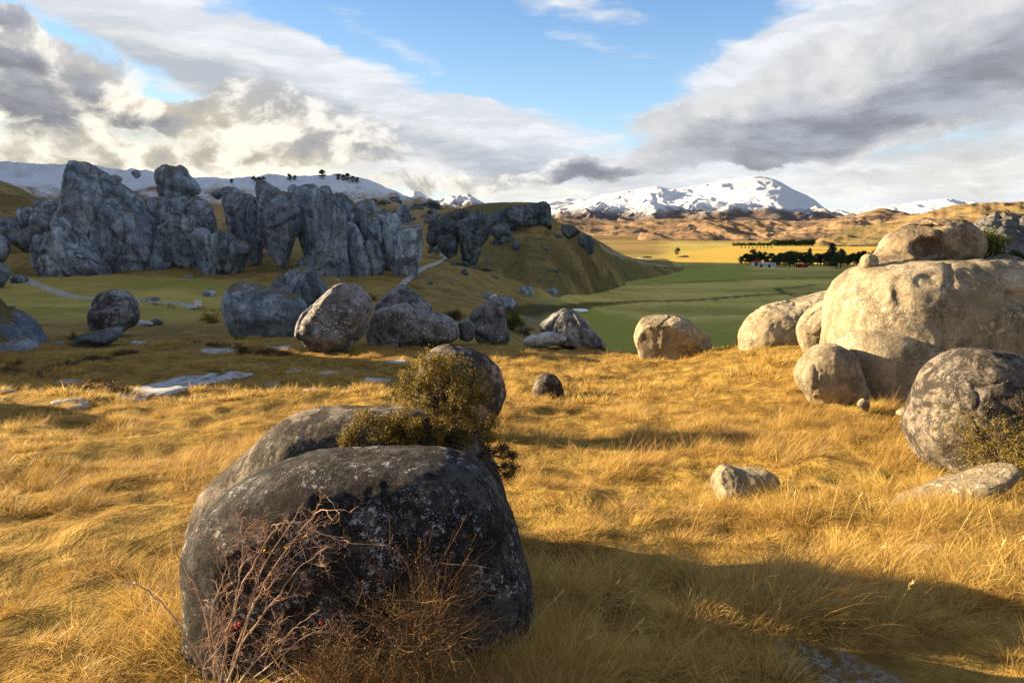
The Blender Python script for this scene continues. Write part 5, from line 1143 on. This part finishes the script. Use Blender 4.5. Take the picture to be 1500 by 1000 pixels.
# dark scrub in the folds of the slope, one mass
def scrub(name, label, lines, n, size, mat, seed):
    r = random.Random(seed); C = []
    for k in range(n):
        L_ = lines[r.randrange(len(lines))]; q = r.random() * (len(L_) - 1); i = int(q); t = q - i
        x = L_[i][0] * (1 - t) + L_[i + 1][0] * t + r.gauss(0, 2); y = L_[i][1] * (1 - t) + L_[i + 1][1] * t + r.gauss(0, 1.6)
        h = hit(x, y); s = size * h[1] / 100
        for j in range(7): C.append((h[0] + r.gauss(0, s), h[1] + r.gauss(0, s), h[2] + abs(r.gauss(0, s * .5))))
    C = np.array(C); V, Fq, t = leaves(C, None, 10, .06, .035, seed); loc = V[0].copy()
    o = leaf_obj(name, V - loc, Fq, t, mat); o.location = tuple(loc); tag(o, label, 'scrub', kind='stuff')
scrub('scrub', 'dark low scrub in the folds of the brown slope', [[(640, 421), (660, 430), (690, 440)], [(600, 418), (618, 425)], [(730, 452), (760, 462)], [(290, 452), (330, 456)], [(200, 440), (260, 452)], [(780, 400), (800, 398)]], 130, .35, 'shrubbrown', 4)
scrub('scrub', 'brown matted scrub along the shaded edge of the plateau', [[(60, 545), (130, 528), (200, 516)], [(270, 500), (400, 520)], [(0, 545), (60, 550)], [(100, 570), (150, 565), (180, 575)], [(380, 515), (420, 520)]], 260, .30, 'shrubbrown', 8)
# ------------------------------------------------------------------ grass
def tuft(name, n, rad, ln, wd, seed, mat, lean=(.25, -.05), droop=.5, spread=.55, seg=4):
    rs = np.random.RandomState(seed); V = []; Fc = []; tint = []; al = []
    for k in range(n):
        a = rs.uniform(0, 2 * pi); rr = rad * math.sqrt(rs.uniform()); p = np.array([rr * cos(a), rr * sin(a), -.02])
        L = ln * rs.uniform(.45, 1.15); az_ = rs.uniform(0, 2 * pi); sp = spread * rs.uniform(.2, 1.2) * (rr / rad * .6 + .4)
        d = np.array([cos(a) * sp + lean[0] * rs.uniform(.3, 1.6) + rs.normal() * .12, sin(a) * sp + lean[1] + rs.normal() * .15, 1.0]); d /= np.linalg.norm(d)
        sd_ = np.array([-d[1], d[0], 0]) + rs.normal(size=3) * .3; sd_ -= d * (sd_ @ d); sd_ /= np.linalg.norm(sd_) + 1e-9
        w = wd * rs.uniform(.6, 1.3); t = rs.uniform(); dr = droop * rs.uniform(.3, 1.5); i0 = len(V)
        for s in range(seg + 1):
            u = s / seg
            if s: 
                h = d[:2] / (np.linalg.norm(d[:2]) + 1e-9); d = d + np.array([h[0] * dr * .35, h[1] * dr * .35, -dr * .38]); d /= np.linalg.norm(d); p = p + d * L / seg
            ww = w * (1 - u ** 1.6) if s < seg else w * .05
            V.append(p - sd_ * ww / 2); V.append(p + sd_ * ww / 2); tint += [t, t]; al += [u, u]
        for s in range(seg): Fc.append((i0 + 2 * s, i0 + 2 * s + 1, i0 + 2 * s + 3, i0 + 2 * s + 2))
    me = bpy.data.meshes.new(name); me.from_pydata([tuple(v) for v in V], [], Fc); me.materials.append(M[mat])
    for nm, ar in (('tint', tint), ('along', al)):
        q = me.attributes.new(nm, 'FLOAT', 'POINT'); q.data.foreach_set('value', np.array(ar, np.float32))
    me.polygons.foreach_set('use_smooth', np.ones(len(Fc), bool)); return me
def grass_layer(name, label, meshes, pts, rot, sc, vi):
    cl = bpy.data.collections.new(name + '_kinds')
    for i, me in enumerate(meshes):
        o = bpy.data.objects.new('tuft_%02d' % i, me); cl.objects.link(o)
    me = bpy.data.meshes.new(name); me.vertices.add(len(pts)); me.vertices.foreach_set('co', np.asarray(pts, np.float32).ravel())
    ob = bpy.data.objects.new(name, me); COL.objects.link(ob); me.materials.append(meshes[0].materials[0])
    a = me.attributes.new('rot', 'FLOAT_VECTOR', 'POINT'); a.data.foreach_set('vector', np.asarray(rot, np.float32).ravel())
    a = me.attributes.new('sc', 'FLOAT', 'POINT'); a.data.foreach_set('value', np.asarray(sc, np.float32))
    a = me.attributes.new('vi', 'INT', 'POINT'); a.data.foreach_set('value', np.asarray(vi, np.int32))
    g = bpy.data.node_groups.new(name, 'GeometryNodeTree'); g.interface.new_socket('Geometry', in_out='INPUT', socket_type='NodeSocketGeometry'); g.interface.new_socket('Geometry', in_out='OUTPUT', socket_type='NodeSocketGeometry')
    nn, ll = g.nodes, g.links; gi = nn.new('NodeGroupInput'); go = nn.new('NodeGroupOutput'); ip = nn.new('GeometryNodeInstanceOnPoints'); ci = nn.new('GeometryNodeCollectionInfo')
    ci.inputs['Collection'].default_value = cl; ci.inputs['Separate Children'].default_value = True; ci.inputs['Reset Children'].default_value = True
    ip.inputs['Pick Instance'].default_value = True
    def na_(nm, dt):
        q = nn.new('GeometryNodeInputNamedAttribute'); q.data_type = dt; q.inputs[0].default_value = nm; return [s for s in q.outputs if s.enabled and s.name == 'Attribute'][0]
    er = nn.new('FunctionNodeEulerToRotation'); ll.new(na_('rot', 'FLOAT_VECTOR'), er.inputs[0])
    ll.new(gi.outputs[0], ip.inputs['Points']); ll.new(ci.outputs[0], ip.inputs['Instance']); ll.new(na_('vi', 'INT'), ip.inputs['Instance Index'])
    ll.new(er.outputs[0], ip.inputs['Rotation']); ll.new(na_('sc', 'FLOAT'), ip.inputs['Scale']); ll.new(ip.outputs[0], go.inputs[0])
    mod = ob.modifiers.new('grow', 'NODES'); mod.node_group = g; tag(ob, label, 'grass', kind='stuff'); return ob
def scatter(y0, y1, dens, seed, margin=.10, xlim=None, clump=1.0, power=None):
    rs = np.random.RandomState(seed); h = .78 + margin
    n = int(dens * (y1 * y1 - y0 * y0) * h); y = np.sqrt(rs.uniform(y0 * y0, y1 * y1, n)); x = rs.uniform(-h, h, n) * y
    z = ground(x, y); cl = fbm(p3(x / 1.1, y / 1.1, 3), 3) * .6 + fbm(p3(x / 4.5, y / 4.5, 8), 2) * .5
    keep = rs.uniform(size=n) < np.clip(.50 + clump * cl * 2.2, .10, 1)
    for (fx, fy, a, b, zt) in FOOT:
        if zt < 20 and zt < z.min() - 1: continue
        rr2 = ((x - fx) / (a * .90)) ** 2 + ((y - fy) / (b * .90)) ** 2
        if a < 12 and y0 < fy + b and y1 > fy - b: keep &= ~(rr2 < 1)
    if True:
        t = ruled(x, y, BARE, .42); keep &= rs.uniform(size=n) > t * .93
    x, y, z, cl = x[keep], y[keep], z[keep], cl[keep]
    u = x / y; ok = z > -7.6 + .5 * np.clip(u, -1, 0); x, y, z, cl = x[ok], y[ok], z[ok], cl[ok]
    return rs, x, y, z, cl
BARE = wline([(1180, 965), (1215, 975), (1270, 1010)])
near = [tuft('tuft', 95, .10, .24, .0034, s, 'tussock', seg=4, droop=.55) for s in range(5)] + [tuft('tuft', 34, .12, .42, .003, 12 + s, 'browngrass', spread=.45, droop=.4) for s in range(2)] + [tuft('tuft', 95, .15, .11, .0034, 20 + s, 'tussock', spread=1.5, droop=1.0, lean=(.1, -.05)) for s in range(3)] + [tuft('tuft', 60, .12, .10, .005, 30 + s, 'greenblade', spread=.8) for s in range(2)]
far_ = [tuft('tuft', 46, .20, .26, .011, 40 + s, 'tussock', seg=3, spread=.6) for s in range(4)] + [tuft('tuft', 44, .22, .15, .012, 50 + s, 'tussock', seg=3, spread=.9, droop=.8) for s in range(2)] + [tuft('tuft', 40, .2, .09, .012, 60 + s, 'greenblade', seg=2, spread=.8) for s in range(1)]
def lay(name, label, meshes, y0, y1, dens, seed, n_tall, n_low, sc0, clump=1.0):
    rs, x, y, z, cl = scatter(y0, y1, dens, seed, clump=clump)
    n = len(x); gr = fbm(p3(x / 2.2, y / 2.2, 31), 3)
    low = rs.uniform(size=n) > np.clip(.35 + cl * 1.5, .05, .95)
    vi = np.where(low, n_tall + rs.randint(0, n_low, n), rs.randint(0, n_tall, n))
    grn = (gr > .16) & (rs.uniform(size=n) < .5) & low; vi = np.where(grn, n_tall + n_low + rs.randint(0, len(meshes) - n_tall - n_low, n), vi)
    # wind has combed the tussocks: the lean drifts slowly from place to place
    ang = 1.0 * fbm(p3(x / 6, y / 6, 44), 2) + rs.normal(size=n) * .55
    rot = np.stack([rs.normal(size=n) * .10, rs.normal(size=n) * .10, ang], -1)
    sc = sc0 * np.clip(.76 + cl * 1.3 + rs.normal(size=n) * .14, .32, 1.7)
    grass_layer(name, label, meshes, np.stack([x, y, z - .01], -1), rot, sc, vi)
lay('grass', 'long golden tussock grass, dry and wind combed, in the foreground', near, 2.2, 8.5, 60, 1, 7, 3, 1.0)
lay('grass', 'golden tussock grass sweeping across the middle of the plateau', near, 8.5, 17, 30, 2, 7, 3, 1.15)
lay('grass', 'shorter dry grass on the far half of the plateau', far_, 17, 44, 11, 3, 4, 2, 1.0, .8)
# single dome shaped tussocks standing out of the turf
domes = [tuft('tuft', 230, .16, .34, .0036, 110 + s, 'tussock', spread=1.1, droop=.95, lean=(.22, -.08), seg=5) for s in range(3)] + [tuft('tuft', 200, .15, .32, .0036, 115, 'browngrass', spread=1.1, droop=.95, lean=(.2, -.05), seg=5)]
for y0_, y1_, dn_, sd_, s0_ in [(2.6, 9, 1.9, 61, 1.0), (9, 18, 1.0, 62, 1.15), (18, 34, .32, 63, 1.4)]:
    rs, x, y, z, cl = scatter(y0_, y1_, dn_, sd_, clump=1.4); n = len(x)
    grass_layer('grass', 'dome shaped tussocks standing above the shorter golden turf', domes, np.stack([x, y, z - .01], -1), np.stack([rs.normal(size=n) * .12, rs.normal(size=n) * .12, rs.normal(size=n) * .9], -1), s0_ * rs.uniform(.6, 1.35, n), np.where(rs.uniform(size=n) < .22, 3, rs.randint(0, 3, n)))
# taller tangled grass gathered round the foreground boulder
def ring_grass():
    rs = np.random.RandomState(5); P = []; 
    for (px, py, sx_, sy_, n) in [(590, 1000, 90, 26, 300), (680, 985, 110, 24, 300), (600, 1000, 30, 18, 200), (760, 960, 50, 30, 120), (1150, 745, 70, 10, 120), (1440, 760, 60, 26, 200), (1330, 760, 40, 8, 60), (850, 990, 120, 20, 160), (250, 900, 40, 40, 70), (1350, 720, 40, 6, 50), (820, 860, 50, 20, 70), (1400, 840, 90, 20, 100)]:
        for k in range(n):
            h = hit(px + rs.normal() * sx_, min(1100, py + rs.normal() * sy_)); P.append(h)
    P = np.array(P); n = len(P); ok = np.ones(n, bool)
    for (fx, fy, a, b, zt) in FOOT:
        if a < 12: ok &= ((P[:, 0] - fx) / (a * .93)) ** 2 + ((P[:, 1] - fy) / (b * .93)) ** 2 > 1
    P = P[ok]; n = len(P)
    grass_layer('grass', 'tall tangled brown grass crowding the foot of the foreground rocks', [tuft('tuft', 60, .10, .40, .0042, 70 + s, 'tussock', droop=.75, spread=.6, lean=(.12, -.1)) for s in range(3)], P, np.stack([rs.normal(size=n) * .12, rs.normal(size=n) * .12, rs.uniform(0, 6.28, n)], -1), rs.uniform(.6, 1.1, n), rs.randint(0, 3, n))
ring_grass()
def front_grass():
    rs = np.random.RandomState(15); n = 420; y = rs.uniform(3.15, 3.95, n); x = rs.uniform(-1.1, .45, n); P = np.stack([x, y, ground(x, y)], -1)
    grass_layer('grass', 'knee high brown grass before the front face of the split boulder', [tuft('tuft', 55, .10, .46, .0036, 80 + s, 'browngrass', droop=.6, spread=.5, lean=(.08, .05)) for s in range(3)], P, np.stack([rs.normal(size=n) * .12, rs.normal(size=n) * .12, rs.uniform(0, 6.28, n)], -1), rs.uniform(.55, 1.1, n), rs.randint(0, 3, n))
front_grass()
# single seed stalks standing clear of the grass: each one is a plant with stem and seed head
def stalk(px, py, ln, leanx, seed, bend=.35, head=.10):
    r = random.Random(seed); h = hit(px, py); root = empty('grass_stalk', tuple(h)); T = Tubes(); pts = [Vector((0, 0, 0))]; d = Vector((leanx, r.gauss(0, .1), 1)).normalized()
    for k in range(8): pts.append(pts[-1] + d * ln / 8); d = (d + Vector((bend * leanx * .35 + r.gauss(0, .02), 0, -.05 * bend))).normalized()
    T.add(pts, [.0022 * (1 - .5 * k / 8) for k in range(9)], 4); T.build('stem', 'stalk', root); T = Tubes(); e = pts[-1]; s0 = pts[-2]
    for k in range(12):
        q = s0.lerp(e, k / 11); v = ((e - s0).normalized() + Vector((r.gauss(0, .4), r.gauss(0, .4), r.gauss(0, .3)))).normalized(); T.add([q, q + v * .016, q + v * .026], [.0012, .0028, .0006], 4)
    T.build('seed_head', 'stalk', root); return root
SG = 'tall dry seed stalks in the foreground grass'
r_ = random.Random(3)
spots = [(700, 950, .62, .35), (735, 990, .70, .45), (690, 985, .5, .25), (660, 1000, .55, -.2), (790, 1000, .5, .6), (550, 985, .45, .2), (600, 1000, .5, .5), (640, 960, .5, .1), (1215, 770, .42, .05), (1160, 768, .40, -.05), (1178, 772, .38, .1), (1240, 775, .44, .15), (1145, 765, .36, .02), (1340, 800, .45, .1), (1380, 830, .55, .35),
         (1030, 880, .5, -.45), (1440, 870, .5, .12), (1455, 840, .42, .3), (900, 960, .45, .2), (960, 1000, .5, .5), (1120, 990, .5, .15), (840, 920, .45, -.3), (480, 1000, .5, .3), (200, 960, .45, .4), (120, 880, .4, .3), (60, 980, .5, .5), (1300, 930, .45, .2), (870, 1010, .6, .35), (1405, 745, .4, 0), (1370, 760, .42, .1), (1260, 850, .4, .3), (1010, 790, .4, .2), (765, 880, .42, .4)]
LS = ['thin dry seed stalk standing clear of the foreground grass']
for i, (a, b, l, k) in enumerate(spots): tag(stalk(a, min(b, 1090), l, k, i), LS[0], 'grass stalk', SG)
